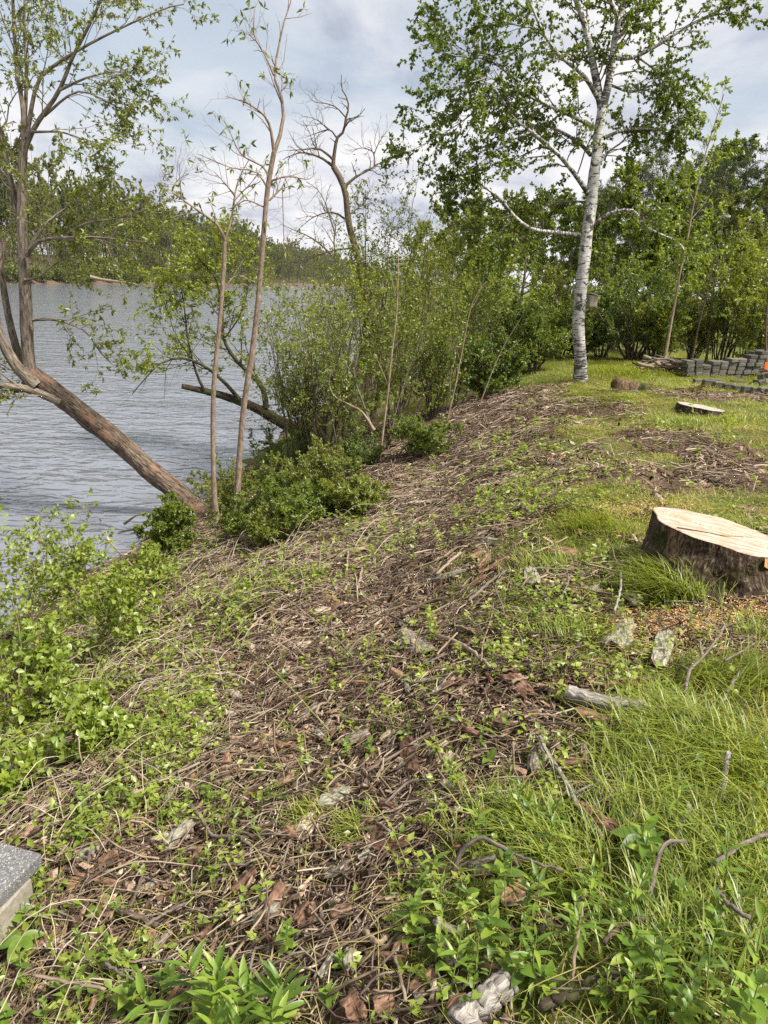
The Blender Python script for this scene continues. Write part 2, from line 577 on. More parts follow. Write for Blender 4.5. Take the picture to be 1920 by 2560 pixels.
def m_water():
    m, t = material('river_water')
    p = t.n('ShaderNodeNewGeometry').outputs['Position']
    a = t.noise(t.mapping(p, (1.7, 3.2, 1), rot=(0, 0, 0.3)), 1.0, 2, 0.5, 0.6)
    b = t.noise(t.mapping(p, (0.5, 0.9, 1), rot=(0, 0, 0.2)), 1.0, 3, 0.5, 0.4)
    c = t.noise(t.mapping(p, (0.05, 0.12, 1)), 1.0, 4, 0.6)
    h = t.math('ADD', t.math('MULTIPLY', a, 0.6), t.math('MULTIPLY', b, 0.9))
    h = t.math('MULTIPLY', h, t.math('ADD', 0.6, t.math('MULTIPLY', c, 0.8)))
    pr = principled(t, (0.15, 0.16, 0.185), 0.07, h, 1.0, 0.17, 0.8)
    pr.inputs['IOR'].default_value = 1.45
    return m


GROUND, WATERM = m_ground(), m_water()

# ------------------------------------------------------------------ the setting: ground, river, far bank
BLOBS = []   # (x, y, radius m, grass change)


def blob(px, py, r, v):
    p = hit(px, py)
    BLOBS.append((p[0], p[1], r, v))


for b in [(1480, 1025, 0.5, -1.0), (1640, 1085, 0.45, -0.9), (1800, 1130, 0.7, -0.9), (1890, 1200, 0.5, -0.9), (1690, 1215, 0.3, -0.6),
          (1770, 990, 0.8, -0.9), (1560, 1200, 0.6, -0.3), (1500, 1180, 0.5, -0.35), (1350, 1130, 0.5, -0.2),
          (1640, 940, 1.6, 0.4), (1880, 1060, 1.3, 0.5), (1440, 1250, 0.45, 0.35), (1550, 1290, 0.5, 0.1),
          (1290, 1720, 0.22, -0.7), (1380, 1640, 0.2, -0.2), (1500, 1560, 0.35, 0.4), (1850, 1560, 0.32, -1.2),
          (1500, 1790, 0.18, -0.5), (1660, 1780, 0.2, -0.35), (1610, 1620, 0.25, -0.2), (1420, 2020, 0.2, -0.3), (1700, 1750, 0.4, 0.3), (1850, 1850, 0.6, 0.5), (1600, 1950, 0.4, 0.5), (1500, 2200, 0.4, 0.45), (1800, 2300, 0.5, 0.5),
          (1250, 2150, 0.3, 0.35), (1150, 2350, 0.25, 0.2), (350, 2480, 0.45, 0.35), (600, 2500, 0.35, 0.3), (150, 2420, 0.35, 0.3),
          (100, 1900, 0.6, 0.3), (250, 1750, 0.6, 0.25), (600, 1880, 0.35, 0.15), (1000, 1850, 0.3, 0.15), (1250, 1420, 0.5, 0.25), (1350, 1330, 0.4, 0.4)]:
    blob(*b)
BL = np.array(BLOBS)


def grassy(x, y):
    """0 bare mulch .. 1 grass, from where things lie on the bank"""
    x = np.asarray(x, float); y = np.asarray(y, float)
    d = x - crest(y)
    g = 0.10 + 0.62 / (1 + np.exp(-(d + 0.05) * 6.0))
    g = g + 0.18 * np.clip((d - 0.1) / 0.5, 0, 1) * np.clip((y - 4.4) / 2, 0, 1)
    g = g + 0.5 * np.clip((y - 14.2) / 1.0, 0, 1) * (d < 0.5)
    g = g + 0.35 * np.clip((y - 12.5) / 2, 0, 1) * (d > -0.4)
    for bx, by, r, v in BL:
        g = g + v * np.exp(-((x - bx) ** 2 + (y - by) ** 2) / (r * r))
    g = g + 0.95 * (fbm(x * 1.8, y * 1.8, 21) - 0.5)
    return np.clip(g, 0, 1)


def build_ground():
    xs = np.concatenate([-6.2 - np.geomspace(0.1, 60, 22)[::-1], np.arange(-6.2, 4.8, 0.07), 4.8 + np.geomspace(0.1, 700, 60)])
    ys = np.concatenate([-np.geomspace(0.3, 60, 10)[::-1], np.arange(0.0, 8.0, 0.06), np.arange(8.0, 20.0, 0.13), 20 + np.geomspace(0.25, 1900, 60)])
    X, Y = np.meshgrid(xs, ys)
    Z = zf(X, Y)
    fine = np.clip(1 - (Y - 12) / 6, 0, 1)
    Z = Z + fine * 0.035 * (fbm(X * 9, Y * 9, 31, 3) - 0.5)
    g = grassy(X, Y)
    m = MB()
    ny, nx = X.shape
    i = np.arange(ny - 1)[:, None] * nx + np.arange(nx - 1)[None, :]
    Q = np.stack([i, i + 1, i + nx + 1, i + nx], -1).reshape(-1, 4)
    m.add(np.stack([X, Y, Z], -1), [Q], g.ravel())
    tag(m.build('ground', GROUND), kind='structure')


build_ground()
m = MB()
m.add([(-400, -60, WATER_Z), (200, -60, WATER_Z), (200, 2200, WATER_Z), (-400, 2200, WATER_Z)], [np.array([[0, 1, 2, 3]])])
tag(m.build('river', WATERM), kind='structure')
# line of the far shore
FAR = smooth([(-150, -120, 0), (-120, 60, 0), (-101, 170, 0), (-100, 250, 0), (-97, 330, 0), (-90, 430, 0), (-84, 540, 0), (-70, 800, 0), (-10, 1300, 0), (150, 1800, 0)], 60)


def far_bank():
    prof = [(-6, -3.6), (-1, -2.7), (0, -2.35), (1.5, -1.6), (8, -0.6), (20, 2.5), (45, 7), (110, 9), (800, 12)]
    V = []
    T = np.gradient(FAR, axis=0)
    for p, tg in zip(FAR, norm(T)):
        nrm = np.array([-tg[1], tg[0], 0])
        for d, z in prof:
            q = p + nrm * d
            V.append((q[0], q[1], z + (0.5 * math.sin(q[1] * 0.11) if d > 3 else 0)))
    k = len(prof)
    i = np.arange(len(FAR) - 1)[:, None] * k + np.arange(k - 1)[None, :]
    Q = np.stack([i, i + k, i + k + 1, i + 1], -1).reshape(-1, 4)
    m = MB().add(V, [Q], 0.0)
    tag(m.build('far_bank', GROUND), kind='structure')


far_bank()

# ------------------------------------------------------------------ trees and shrubs
def sample(P, t):
    """points and tangents at t (n,m) in 0..1 along polylines P (n,K,3)"""
    n, K, _ = P.shape
    u = t * (K - 1)
    i = np.clip(np.floor(u).astype(int), 0, K - 2)
    f = (u - i)[..., None]
    r = np.arange(n)[:, None]
    a, b = P[r, i], P[r, i + 1]
    return a + (b - a) * f, norm(b - a), i, f


def spawn(P, R, m, lo=0.25, hi=1.0, ang=(0.5, 1.1), lf=(0.35, 0.6), K=5, up=0.1, wig=0.25, rr=0.55, rng=RNG, length=None):
    """m children on every polyline: new polylines and radii"""
    n, K0, _ = P.shape
    t = lo + (hi - lo) * (np.arange(m)[None, :] + rng.random((n, m))) / m
    pos, tan, i, f = sample(P, t)
    r0 = R[np.arange(n)[:, None], i]
    plen = np.linalg.norm(np.diff(P, axis=1), axis=2).sum(1)[:, None]
    if length is None:
        L = plen * rng.uniform(*lf, (n, m)) * (1.15 - 0.6 * t)
    else:
        L = rng.uniform(*length, (n, m)) * (1.15 - 0.5 * t)
    a = rng.uniform(*ang, (n, m))[..., None]
    per = norm(np.cross(tan, rng.normal(size=(n, m, 3))))
    d = tan * np.cos(a) + per * np.sin(a)
    pts = [pos]
    step = (L / (K - 1))[..., None]
    p = pos
    for k in range(K - 1):
        d = norm(d + np.array([0, 0, up]) + rng.normal(size=d.shape) * wig)
        p = p + d * step
        pts.append(p)
    C = np.stack(pts, 2).reshape(n * m, K, 3)
    rad = (r0 * rr).reshape(-1, 1) * np.linspace(1, 0.35, K)[None, :]
    return C, rad


DENS = 3.6


def dec(C):
    K = C.shape[-2] if C.ndim == 3 else C.shape[-1]
    i = [0, K // 2, K - 1]
    return C[:, i]


def leaves_on(mb, P, per, L, Wd, droop=0.2, spread=0.9, lo=0.15, rng=RNG, tint=(0, 1), upn=0.6, prune=None, cluster=0, dens=1.0):
    n = len(P)
    if n == 0:
        return
    per = max(1, int(round(per * dens)))
    t = lo + (1 - lo) * rng.random((n, per))
    pos, tan, _, _ = sample(P, t)
    pos = pos.reshape(-1, 3); tan = tan.reshape(-1, 3)
    if cluster:
        pos = np.repeat(pos, cluster, 0); tan = np.repeat(tan, cluster, 0)
    k = len(pos)
    D = norm(tan * 0.6 + rng.normal(size=(k, 3)) * spread + np.array([0, 0, -droop]))
    N = norm(rng.normal(size=(k, 3)) + np.array([0, 0, upn]))
    if prune is not None:
        keep = prune(pos)
        pos, D, N = pos[keep], D[keep], N[keep]
        k = len(pos)
    if k == 0:
        return
    tn = tint[0] + (tint[1] - tint[0]) * np.clip(0.5 * rng.random(k) + 0.5 * fbm(pos[:, 0] * 1.3 + pos[:, 2], pos[:, 1] * 1.3 + pos[:, 2] * 0.7, 77), 0, 1)
    s = rng.uniform(0.65, 1.2, k)
    mb.leaves(pos, D, N, L * s, Wd * s, tn, 0.2, 0.08)


def px_path(pts, Y, dY=0.0, K=10, rng=RNG, wob=0.0):
    """polyline through pixels at depth Y (Y may drift by dY along)"""
    n = len(pts)
    out = []
    for i, (a, b) in enumerate(pts):
        out.append(at(a, b, Y + dY * i / max(n - 1, 1) + (rng.normal() * wob if i else 0)))
    return smooth(out, K)


def taper(r0, r1, K, p=1.0):
    return r0 + (r1 - r0) * np.linspace(0, 1, K) ** p


def hand_tree(name, label, cat, bark, limbs, leaf, lv, trunk_n=1, sides=(12, 7), group=None, leafkw=None, rough=0.12, twig_bark=None, seed=1, extra_leaf=None, base=None):
    """limbs: list of (polyline K,3 ; r0 ; r1).  lv: list of spawn kwargs for successive levels, applied to limbs beyond the trunk"""
    rng = np.random.default_rng(seed)
    base = limbs[0][0][0] if base is None else base
    root = thing(name, base, label, cat, group)
    for i, (P, r0, r1) in enumerate(limbs):
        mb = MB()
        K = len(P)
        rr_ = taper(r0, r1, K, 0.8) * (1 + (0.5 * np.exp(-np.linspace(0, 1, K) * 16) if i == 0 else 0))
        mb.tubes(P, rr_, sides[0] if i < trunk_n else sides[1], 0.5, rough if i < trunk_n else rough * 0.5)
        mb.build('trunk' if i < trunk_n else 'limb', BARK[bark], root)
    K = 8
    LP = np.stack([smooth(P, K) for P, _, _ in limbs[trunk_n:]] or [smooth(limbs[0][0], K)])
    LR = np.stack([taper(a, b, K) for _, a, b in limbs[trunk_n:]] or [taper(limbs[0][1], limbs[0][2], K)])
    tw = MB()
    cur = (LP, LR)
    for kw in lv:
        C, r = spawn(*cur, rng=rng, **kw)
        r = np.maximum(r, 0.0016)
        tw.tubes(dec(C), dec(r), 3) if r.max() < 0.012 else tw.tubes(C, r, 4)
        cur = (C, r)
    o = tw.build('twigs', BARK[twig_bark or bark], root)
    if o: o['kind'] = 'stuff'
    if leaf:
        mb = MB()
        leaves_on(mb, cur[0], rng=rng, **(leafkw or {}))
        if extra_leaf:
            extra_leaf(mb, rng)
        o = mb.build('foliage', LF[leaf], root)
        if o: o['kind'] = 'stuff'
    return root


# ---- the leaning tree over the water
YL = 12.0
trunk = smooth([at(497, 1290, 12.35), at(450, 1235, 12.25), at(380, 1180, 12.15), at(290, 1100, 12.05), at(200, 1030, 11.95), at(115, 965, 11.85), at(62, 925, 11.8)], 40)
limbs = [
    (trunk, 0.185, 0.148),
    (px_path([(75, 960), (70, 880), (66, 780), (60, 690), (56, 600), (54, 500), (55, 420), (60, 350)], 11.8, K=24), 0.115, 0.06),
    (px_path([(90, 965), (45, 920), (10, 860), (-15, 780), (-10, 690), (5, 600)], 11.7, -0.3, K=16), 0.10, 0.055),
    (px_path([(60, 935), (30, 830), (12, 740), (2, 650)], 11.9, 0.2, K=14), 0.07, 0.04),
    (px_path([(150, 1005), (90, 980), (40, 968), (-40, 955)], 11.8, -0.4, K=12), 0.075, 0.05),
    (px_path([(50, 560), (30, 470), (14, 400), (0, 330), (-30, 230)], 11.8, 0.4, K=14), 0.06, 0.032),
    (px_path([(60, 350), (58, 270), (44, 190), (36, 90), (32, 0), (30, -130)], 11.8, 0.3, K=16), 0.042, 0.016),
    (px_path([(58, 390), (85, 320), (145, 232), (183, 140), (225, 60), (255, -10), (275, -90)], 11.8, -0.4, K=16), 0.042, 0.013),
    (px_path([(66, 345), (92, 212), (135, 164), (231, 106), (320, 62), (410, 22), (460, 10)], 11.8, 0.5, K=16), 0.034, 0.008),
    (px_path([(62, 310), (66, 180), (60, 60), (66, -80)], 11.9, 0.5, K=12), 0.032, 0.014),
    (px_path([(66, 640), (97, 603), (160, 595), (231, 593), (310, 600), (386, 608)], 11.7, -0.5, K=14), 0.034, 0.007),
    (px_path([(64, 640), (90, 590), (130, 545), (185, 510), (246, 482)], 11.8, 0.6, K=12), 0.034, 0.008),
    (px_path([(82, 800), (120, 798), (160, 805), (215, 830), (250, 880), (285, 915)], 11.7, -0.3, K=12), 0.026, 0.006),
    (px_path([(150, 600), (210, 560), (300, 545), (380, 520)], 11.6, -0.3, K=10), 0.018, 0.005),
    (px_path([(80, 330), (150, 330), (200, 345), (255, 360)], 11.7, -0.4, K=10), 0.022, 0.006),
    (px_path([(110, 290), (190, 230), (260, 250), (330, 290)], 11.8, 0.3, K=10), 0.022, 0.006),
    (px_path([(150, 225), (230, 190), (310, 180), (350, 215)], 11.6, 0.3, K=10), 0.02, 0.006),
    (px_path([(60, 700), (100, 690), (150, 650), (200, 660)], 11.7, 0.3, K=10), 0.02, 0.006),
]
hand_tree('leaning_tree', 'big tree leaning out over the river, orange-brown flaking trunk and upright stems', 'tree', 'maple', limbs, 'olive',
          [dict(m=10, lo=0.2, ang=(0.4, 1.0), length=(0.5, 1.3), K=6, up=0.03, wig=0.22, rr=0.3),
           dict(m=7, lo=0.15, ang=(0.4, 1.1), lf=(0.3, 0.6), K=4, up=-0.05, wig=0.25, rr=0.55)],
          trunk_n=4, sides=(18, 8), leafkw=dict(per=8, L=0.072, Wd=0.028, droop=0.25, spread=0.9, tint=(0.1, 1), cluster=2), rough=0.16, seed=3)
for o in [o for o in bpy.data.objects if o.parent and o.parent.name == 'leaning_tree' and o.name.startswith('trunk')][:1]:
    o.data.materials[0] = BARK['lean']

# roots and driftwood at its foot
def roots():
    rng = np.random.default_rng(5)
    b = hit(480, 1330)
    root = thing('root_tangle', b, 'dark tangle of roots and driftwood at the water below the leaning tree', 'roots')
    mb = MB()
    for i in range(26):
        a = at(rng.uniform(300, 540), rng.uniform(1300, 1370), rng.uniform(10.8, 12.2))
        e = a + np.array([rng.normal(0, 0.5), rng.normal(0, 0.3), rng.normal(-0.1, 0.12)])
        P = smooth([a, (a + e) / 2 + rng.normal(size=3) * 0.08, e], 8)
        P[:, 2] = np.maximum(P[:, 2], WATER_Z - 0.05)
        mb = MB().tubes(P, taper(rng.uniform(0.015, 0.04), 0.008, 8), 6, 0.5, 0.2)
        mb.build('root', BARK['moss'] if i % 2 else BARK['brown'], root)


roots()

# ---- two slim saplings, mostly leafless
def sap(name, label, Yb, paths, seed, ntw, per):
    limbs = []
    for k, (pts, r0, r1, dY) in enumerate(paths):
        limbs.append((px_path(pts, Yb, dY, K=26 if k == 0 else 10), r0, r1))
    b = limbs[0][0][0].copy()
    return hand_tree(name, label, 'tree', 'sapling', limbs, 'mid',
                     [dict(m=ntw + 4, lo=0.2, ang=(0.5, 1.1), length=(0.15, 0.6), K=5, up=0.08, wig=0.26, rr=0.45),
                      dict(m=2, lo=0.3, ang=(0.5, 1.1), length=(0.06, 0.22), K=4, up=0.05, wig=0.26, rr=0.6)],
                     sides=(9, 5), leafkw=dict(per=1, L=0.10, Wd=0.03, droop=0.5, spread=0.5, cluster=per, lo=0.8, prune=lambda p: np.random.default_rng(seed).random(len(p) // per).repeat(per) < 0.3), rough=0.08, seed=seed)


pA = hit(590, 1300)
YA = pA[1]
sap('slim_sapling', 'taller of two slim saplings at the water edge, reddish-brown stem, few leaves', YA, [
    ([(590, 1300), (595, 1200), (602, 1100), (612, 1000), (635, 850), (650, 700), (658, 600), (668, 480), (685, 381)], 0.046, 0.032, 0.0),
    ([(685, 381), (701, 333), (709, 280), (699, 222), (685, 188), (694, 130), (709, 58), (728, 0), (735, -40)], 0.030, 0.005, 0.3),
    ([(685, 188), (661, 135), (636, 90), (636, 24)], 0.016, 0.005, 0.2),
    ([(636, 100), (622, 85)], 0.008, 0.004, 0),
    ([(684, 376), (675, 318), (656, 284), (612, 255), (564, 241)], 0.026, 0.005, -0.3),
    ([(670, 453), (661, 419), (603, 386), (574, 328), (559, 299)], 0.016, 0.004, -0.2),
    ([(671, 455), (718, 441), (771, 448), (790, 430)], 0.016, 0.004, 0.3),
    ([(673, 501), (706, 468)], 0.015, 0.010, 0.1),
    ([(706, 468), (708, 540), (710, 617)], 0.006, 0.005, 0.05),
    ([(668, 470), (640, 430), (580, 420), (530, 400), (495, 385)], 0.014, 0.004, -0.4),
    ([(700, 240), (705, 225), (712, 222)], 0.006, 0.003, 0),
    ([(665, 520), (617, 501), (588, 516)], 0.012, 0.006, -0.1)], 21, 4, 4)
pB = hit(545, 1318)
sap('slim_sapling', 'shorter of two slim saplings beside the leaning trunk, forking low into bare branches', pB[1], [
    ([(548, 1320), (537, 1260), (533, 1150), (533, 1000), (540, 900), (550, 800), (559, 675), (562, 603)], 0.040, 0.027, 0.0),
    ([(562, 603), (579, 545), (588, 482), (600, 440), (622, 400)], 0.022, 0.005, 0.2),
    ([(588, 490), (562, 458), (535, 429)], 0.014, 0.004, -0.2),
    ([(562, 603), (545, 564), (501, 530), (453, 497), (429, 477), (400, 468)], 0.024, 0.004, -0.5),
    ([(455, 497), (450, 450), (448, 410)], 0.008, 0.003, 0),
    ([(429, 477), (445, 450), (472, 434)], 0.008, 0.003, 0),
    ([(586, 500), (617, 470), (650, 455)], 0.012, 0.004, 0.3),
    ([(552, 740), (590, 690), (650, 712)], 0.012, 0.008, 0.2)], 22, 4, 4)

# ---- half-fallen mossy tree and the pale green tree beside it
limbs = [
    (px_path([(770, 1085), (700, 1055), (640, 1020), (560, 990), (500, 975), (455, 965)], 17.5, -0.8, K=24), 0.17, 0.06),
    (px_path([(665, 1020), (660, 980), (640, 950), (590, 900), (560, 850), (556, 800), (556, 740)], 17.2, K=14), 0.075, 0.025),
    (px_path([(600, 1000), (560, 955), (510, 915), (455, 895), (400, 910), (360, 950), (330, 985)], 17.0, -0.6, K=14), 0.055, 0.008),
    (px_path([(510, 975), (490, 930), (470, 850), (462, 780), (450, 700)], 16.8, K=12), 0.035, 0.010),
    (px_path([(556, 760), (540, 700), (500, 650), (470, 620)], 17.0, -0.3, K=10), 0.022, 0.006),
    (px_path([(558, 850), (600, 790), (620, 720), (625, 650)], 17.2, 0.3, K=10), 0.022, 0.006),
    (px_path([(480, 900), (440, 840), (420, 780), (395, 720)], 16.8, 0, K=10), 0.018, 0.005),
    (px_path([(556, 800), (520, 760), (470, 740), (430, 735)], 17.0, 0, K=10), 0.016, 0.005),
    (px_path([(556, 740), (560, 690), (550, 640), (560, 600)], 17.0, 0.2, K=10), 0.016, 0.005),
]
hand_tree('half_fallen_tree', 'half-fallen tree with a dark mossy trunk and pale green sprays over the river', 'tree', 'moss', limbs, 'spring',
          [dict(m=14, lo=0.2, ang=(0.4, 1.1), length=(0.5, 1.3), K=5, up=0.1, wig=0.25, rr=0.3),
           dict(m=7, lo=0.2, ang=(0.4, 1.1), lf=(0.3, 0.6), K=4, up=0.0, wig=0.25, rr=0.55)],
          sides=(14, 6), leafkw=dict(per=9, L=0.085, Wd=0.04, droop=0.2, spread=0.9, tint=(0.2, 1), cluster=2,
                                     prune=lambda p: (proj(p)[1] < 930) & (np.random.default_rng(2).random(len(p)) < 0.62)), rough=0.2, seed=8, base=at(770, 1085, 17.5))

# ---- the bare tree behind the thicket
limbs = [
    (px_path([(925, 1050), (915, 800), (901, 672), (889, 622), (872, 560), (866, 498), (859, 466), (839, 423), (833, 416)], 21, K=26), 0.14, 0.075),
    (px_path([(833, 416), (836, 386), (843, 346), (859, 329), (865, 294), (872, 269), (866, 242), (854, 220), (854, 187)], 21, K=14), 0.06, 0.008),
    (px_path([(833, 416), (802, 394), (762, 382), (735, 386), (705, 400)], 21, 0.3, K=10), 0.045, 0.006),
    (px_path([(834, 400), (819, 386), (794, 371), (759, 374), (714, 376)], 21, -0.5, K=10), 0.040, 0.006),
    (px_path([(843, 346), (825, 325), (800, 330), (765, 343)], 21, 0.5, K=10), 0.026, 0.006),
    (px_path([(822, 326), (800, 305), (780, 295), (755, 290)], 21, 0.5, K=10), 0.018, 0.005),
    (px_path([(865, 294), (840, 268), (812, 258), (785, 255), (770, 235)], 21, -0.4, K=10), 0.022, 0.005),
    (px_path([(862, 466), (889, 443), (926, 423), (938, 413), (960, 404), (985, 395)], 21, 0.3, K=10), 0.045, 0.008),
    (px_path([(936, 413), (935, 385), (925, 375), (900, 370), (880, 380)], 21, 0.4, K=10), 0.024, 0.005),
    (px_path([(934, 388), (945, 362), (955, 345), (968, 328)], 21, 0.3, K=8), 0.02, 0.005),
    (px_path([(870, 555), (845, 535), (815, 532), (780, 545), (750, 570)], 21, 0.3, K=10), 0.035, 0.006),
    (px_path([(832, 640), (800, 610), (770, 590), (735, 575), (700, 560)], 21, 0, K=10), 0.032, 0.006),
    (px_path([(840, 590), (825, 545), (810, 500), (790, 470), (765, 455)], 21, 0, K=10), 0.028, 0.006),
    (px_path([(885, 620), (840, 625), (790, 640), (745, 660), (715, 690)], 20.5, 0, K=10), 0.03, 0.006),
    (px_path([(870, 540), (895, 520), (915, 500), (925, 470)], 21, 0.3, K=8), 0.022, 0.006),
    (px_path([(840, 660), (835, 600), (838, 560), (800, 500)], 20.5, 0, K=10), 0.028, 0.006),
]
hand_tree('bare_tree', 'leafless tree with crooked grey branches rising above the riverside thicket', 'tree', 'brown', limbs, None,
          [dict(m=8, lo=0.2, ang=(0.4, 1.0), length=(0.35, 0.9), K=6, up=0.06, wig=0.3, rr=0.5),
           dict(m=4, lo=0.2, ang=(0.4, 1.0), lf=(0.3, 0.6), K=4, up=0.06, wig=0.3, rr=0.6)], sides=(9, 5), rough=0.15, seed=12)

# ---- multi-stemmed shrubs and bushes
def shrub(name, label, cat, x, y, h, spread, leaf, bark='brown', stems=9, lv1=7, lv2=5, per=6, L=0.05, Wd=0.024, tint=(0, 1), seed=0, group=None, up=0.12, lean=(0, 0), r=0.018, z=None, lo=0.25, wood=True, cluster=0, droop=0.15, l1=(0.3, 0.55), dm=1.0):
    rng = np.random.default_rng(seed + 1000)
    z = float(zf(x, y)) - 0.03 if z is None else z
    base = np.array([x, y, z])
    root = thing(name, base, label, cat, group)
    K = 8
    a = rng.uniform(0, 2 * np.pi, stems)
    sp = spread * np.sqrt(rng.random(stems))
    hh = h * (0.72 + 0.28 * rng.random(stems)) * (1 - 0.25 * (sp / max(spread, 1e-3)) ** 2)
    tip = base + np.stack([np.cos(a) * sp + lean[0], np.sin(a) * sp + lean[1], hh], 1)
    foot = base + np.stack([np.cos(a), np.sin(a), 0 * a], 1) * (0.04 + 0.12 * rng.random((stems, 1))) * min(spread, 1)
    u = np.linspace(0, 1, K)[None, :, None]
    P = foot[:, None] + (tip - foot)[:, None] * np.concatenate([u ** 1.35, u ** 1.35, u ** 0.95], 2)
    P = P + np.cumsum(rng.normal(size=(stems, K, 3)) * h * 0.012, 1) * (u > 0)
    R = r * (0.7 + 0.6 * rng.random((stems, 1))) * np.linspace(1, 0.25, K)[None]
    for i in range(stems):
        if wood:
            MB().tubes(P[i], R[i], 5, 0.5, 0.1).build('stem', BARK[bark], root)
    tw = MB()
    C, rc = spawn(P, R, lv1, lo=lo, ang=(0.35, 1.0), lf=l1, K=5, up=up, wig=0.22, rr=0.5, rng=rng)
    rc = np.maximum(rc * 0.75, 0.0016)
    tw.tubes(dec(C), dec(rc), 3)
    fin, rf = C, rc
    if lv2:
        fin, rf = spawn(C, rc, lv2, lo=0.2, ang=(0.4, 1.1), lf=(0.35, 0.65), K=4, up=up * 0.5, wig=0.25, rr=0.6, rng=rng)
        rf = np.maximum(rf * 0.75, 0.0012)
        tw.tubes(dec(fin), dec(rf), 3)
    o = tw.build('twigs', BARK[bark], root)
    o['kind'] = 'stuff'
    mb = MB()
    leaves_on(mb, fin, per, L * 1.1, Wd * 1.15, rng=rng, tint=tint, lo=0.1, cluster=cluster, droop=droop, dens=DENS * dm)
    leaves_on(mb, C, per, L * 1.1, Wd * 1.15, rng=rng, tint=tint, lo=0.1, cluster=cluster, droop=droop, dens=2.5 * dm)
    o = mb.build('foliage', LF[leaf], root)
    o['kind'] = 'stuff'
    return root


def shrub_px(name, label, cat, px, pybase, ytop, width_px, leaf, Y=None, **kw):
    """shrub whose foot is seen at px, pybase and whose top shows at ytop; Y forces the depth"""
    if Y is None:
        b = hit(px, pybase)
    else:
        b = at(px, pybase, Y)
        b[2] = zf(b[0], b[1])
    d = math.hypot(b[0], b[1])
    top = at(px, ytop, b[1])[2]
    return shrub(name, label, cat, b[0], b[1], max(top - b[2], 0.25), width_px / 2 * b[1] / FOC, leaf, **kw)


# the thicket in the middle, by the water
TH = [
    ('willow_shrub', 'tall willow shrub of the thicket with dense brown twigs, standing nearest the sapling pair', 800, 1150, 600, 300, 'spring', 12.5, dict(stems=9, lv1=9, lv2=6, per=4)),
    ('willow_shrub', 'tallest olive willow shrub in the thicket, below the bare tree', 920, 1100, 480, 250, 'olive', 14.5, dict(stems=9, lv1=9, lv2=6, per=4, L=0.06)),
    ('willow_shrub', 'airy willow shrub with bright young leaves rising over the thicket beside the sky gap', 1000, 1080, 445, 190, 'spring', 16.5, dict(stems=7, lv1=9, lv2=5, per=4, L=0.06, tint=(0, 0.6))),
    ('willow_shrub', 'twiggy willow shrub leaning over the water, half its branches bare', 740, 1120, 700, 260, 'spring', 14.0, dict(stems=9, lv1=9, lv2=6, per=3, tint=(0, 0.8))),
    ('willow_shrub', 'slender pale-stemmed willow shrub between the thicket and the green bushes', 1130, 1060, 560, 200, 'mid', 14.5, dict(stems=7, lv1=8, lv2=5, per=4)),
    ('willow_shrub', 'leafy willow shrub filling the thicket above the brown slope edge', 990, 1120, 720, 260, 'mid', 12.8, dict(tint=(0.3, 1), stems=10, lv1=8, lv2=6, per=4)),
    ('willow_shrub', 'low broad willow shrub at the thicket foot with dark inner twigs', 850, 1180, 860, 280, 'mid', 12.2, dict(stems=10, lv1=7, lv2=5, per=4, tint=(0.2, 1))),
    ('willow_shrub', 'thin willow shrub with yellow-green tips seen against the river', 1080, 1000, 600, 190, 'spring', 19.0, dict(stems=7, lv1=8, lv2=5, per=4, L=0.065, tint=(0, 0.7))),
    ('willow_shrub', 'grey-green willow shrub farthest out in the thicket over the water', 870, 1000, 620, 260, 'olive', 19.5, dict(stems=8, lv1=8, lv2=5, per=4, L=0.065)),
]
TH += [
    ('willow_shrub', 'leafy shrub of the thicket spreading over the mossy trunk above the water', 760, 1150, 850, 200, 'olive', 13.0, dict(stems=9, lv1=8, lv2=5, per=4)),
    ('willow_shrub', 'dense mid green shrub between the thicket and the dark bushes', 1080, 1080, 790, 190, 'mid', 13.4, dict(stems=10, lv1=8, lv2=5, per=4)),
]
for i, (nm, lb, px, pb, yt, wp, lf, Y, kw) in enumerate(TH):
    shrub_px(nm, lb, 'shrub', px, pb, yt, wp, lf, Y=Y, seed=30 + i, group='willow shrubs of the riverside thicket', bark='brown', r=0.018, dm=0.78, **kw)

# pale bare stems in front of the thicket
def pole(name, label, pts, Y, r, bark, seed, dY=0.0, twigs=4, per=2):
    pts3 = px_path(pts, Y, dY, K=14)
    return hand_tree(name, label, 'sapling', bark, [(pts3, r, r * 0.3)], 'mid',
                     [dict(m=twigs, lo=0.35, ang=(0.4, 0.9), length=(0.25, 0.7), K=5, up=0.1, wig=0.2, rr=0.4)], sides=(7, 4), leafkw=dict(per=per, L=0.06, Wd=0.03, cluster=2), rough=0.08, seed=seed)


pole('broken_sapling', 'snapped tan sapling stem split near its middle, in front of the thicket', [(944, 1225), (955, 1100), (970, 980), (980, 880), (992, 780), (996, 640)], 10.6, 0.024, 'tan', 40)
pole('leaning_sapling', 'thin grey-brown stem rising beside the snapped tan sapling', [(955, 1200), (985, 1050), (1010, 960), (1050, 850), (1090, 760)], 11.0, 0.015, 'grey', 41)
pole('leaning_sapling', 'tan stem leaning towards the birch out of the thicket edge', [(1110, 1080), (1135, 980), (1155, 880), (1180, 760), (1215, 705)], 12.5, 0.017, 'tan', 42)
pole('leaning_sapling', 'straight pale stem among the green bushes near the birch', [(1122, 1080), (1126, 950), (1132, 860), (1138, 700), (1140, 640)], 12.8, 0.011, 'grey', 43)
pole('leaning_sapling', 'slim arched stem bending over the dark green bushes', [(1200, 1010), (1230, 930), (1262, 860), (1300, 800)], 12.6, 0.012, 'tan', 44)
pole('crooked_limb', 'crooked pale limb curling up inside the thicket', [(935, 1075), (905, 1030), (870, 1010), (835, 990), (822, 950), (840, 910)], 11.6, 0.022, 'tan', 45)
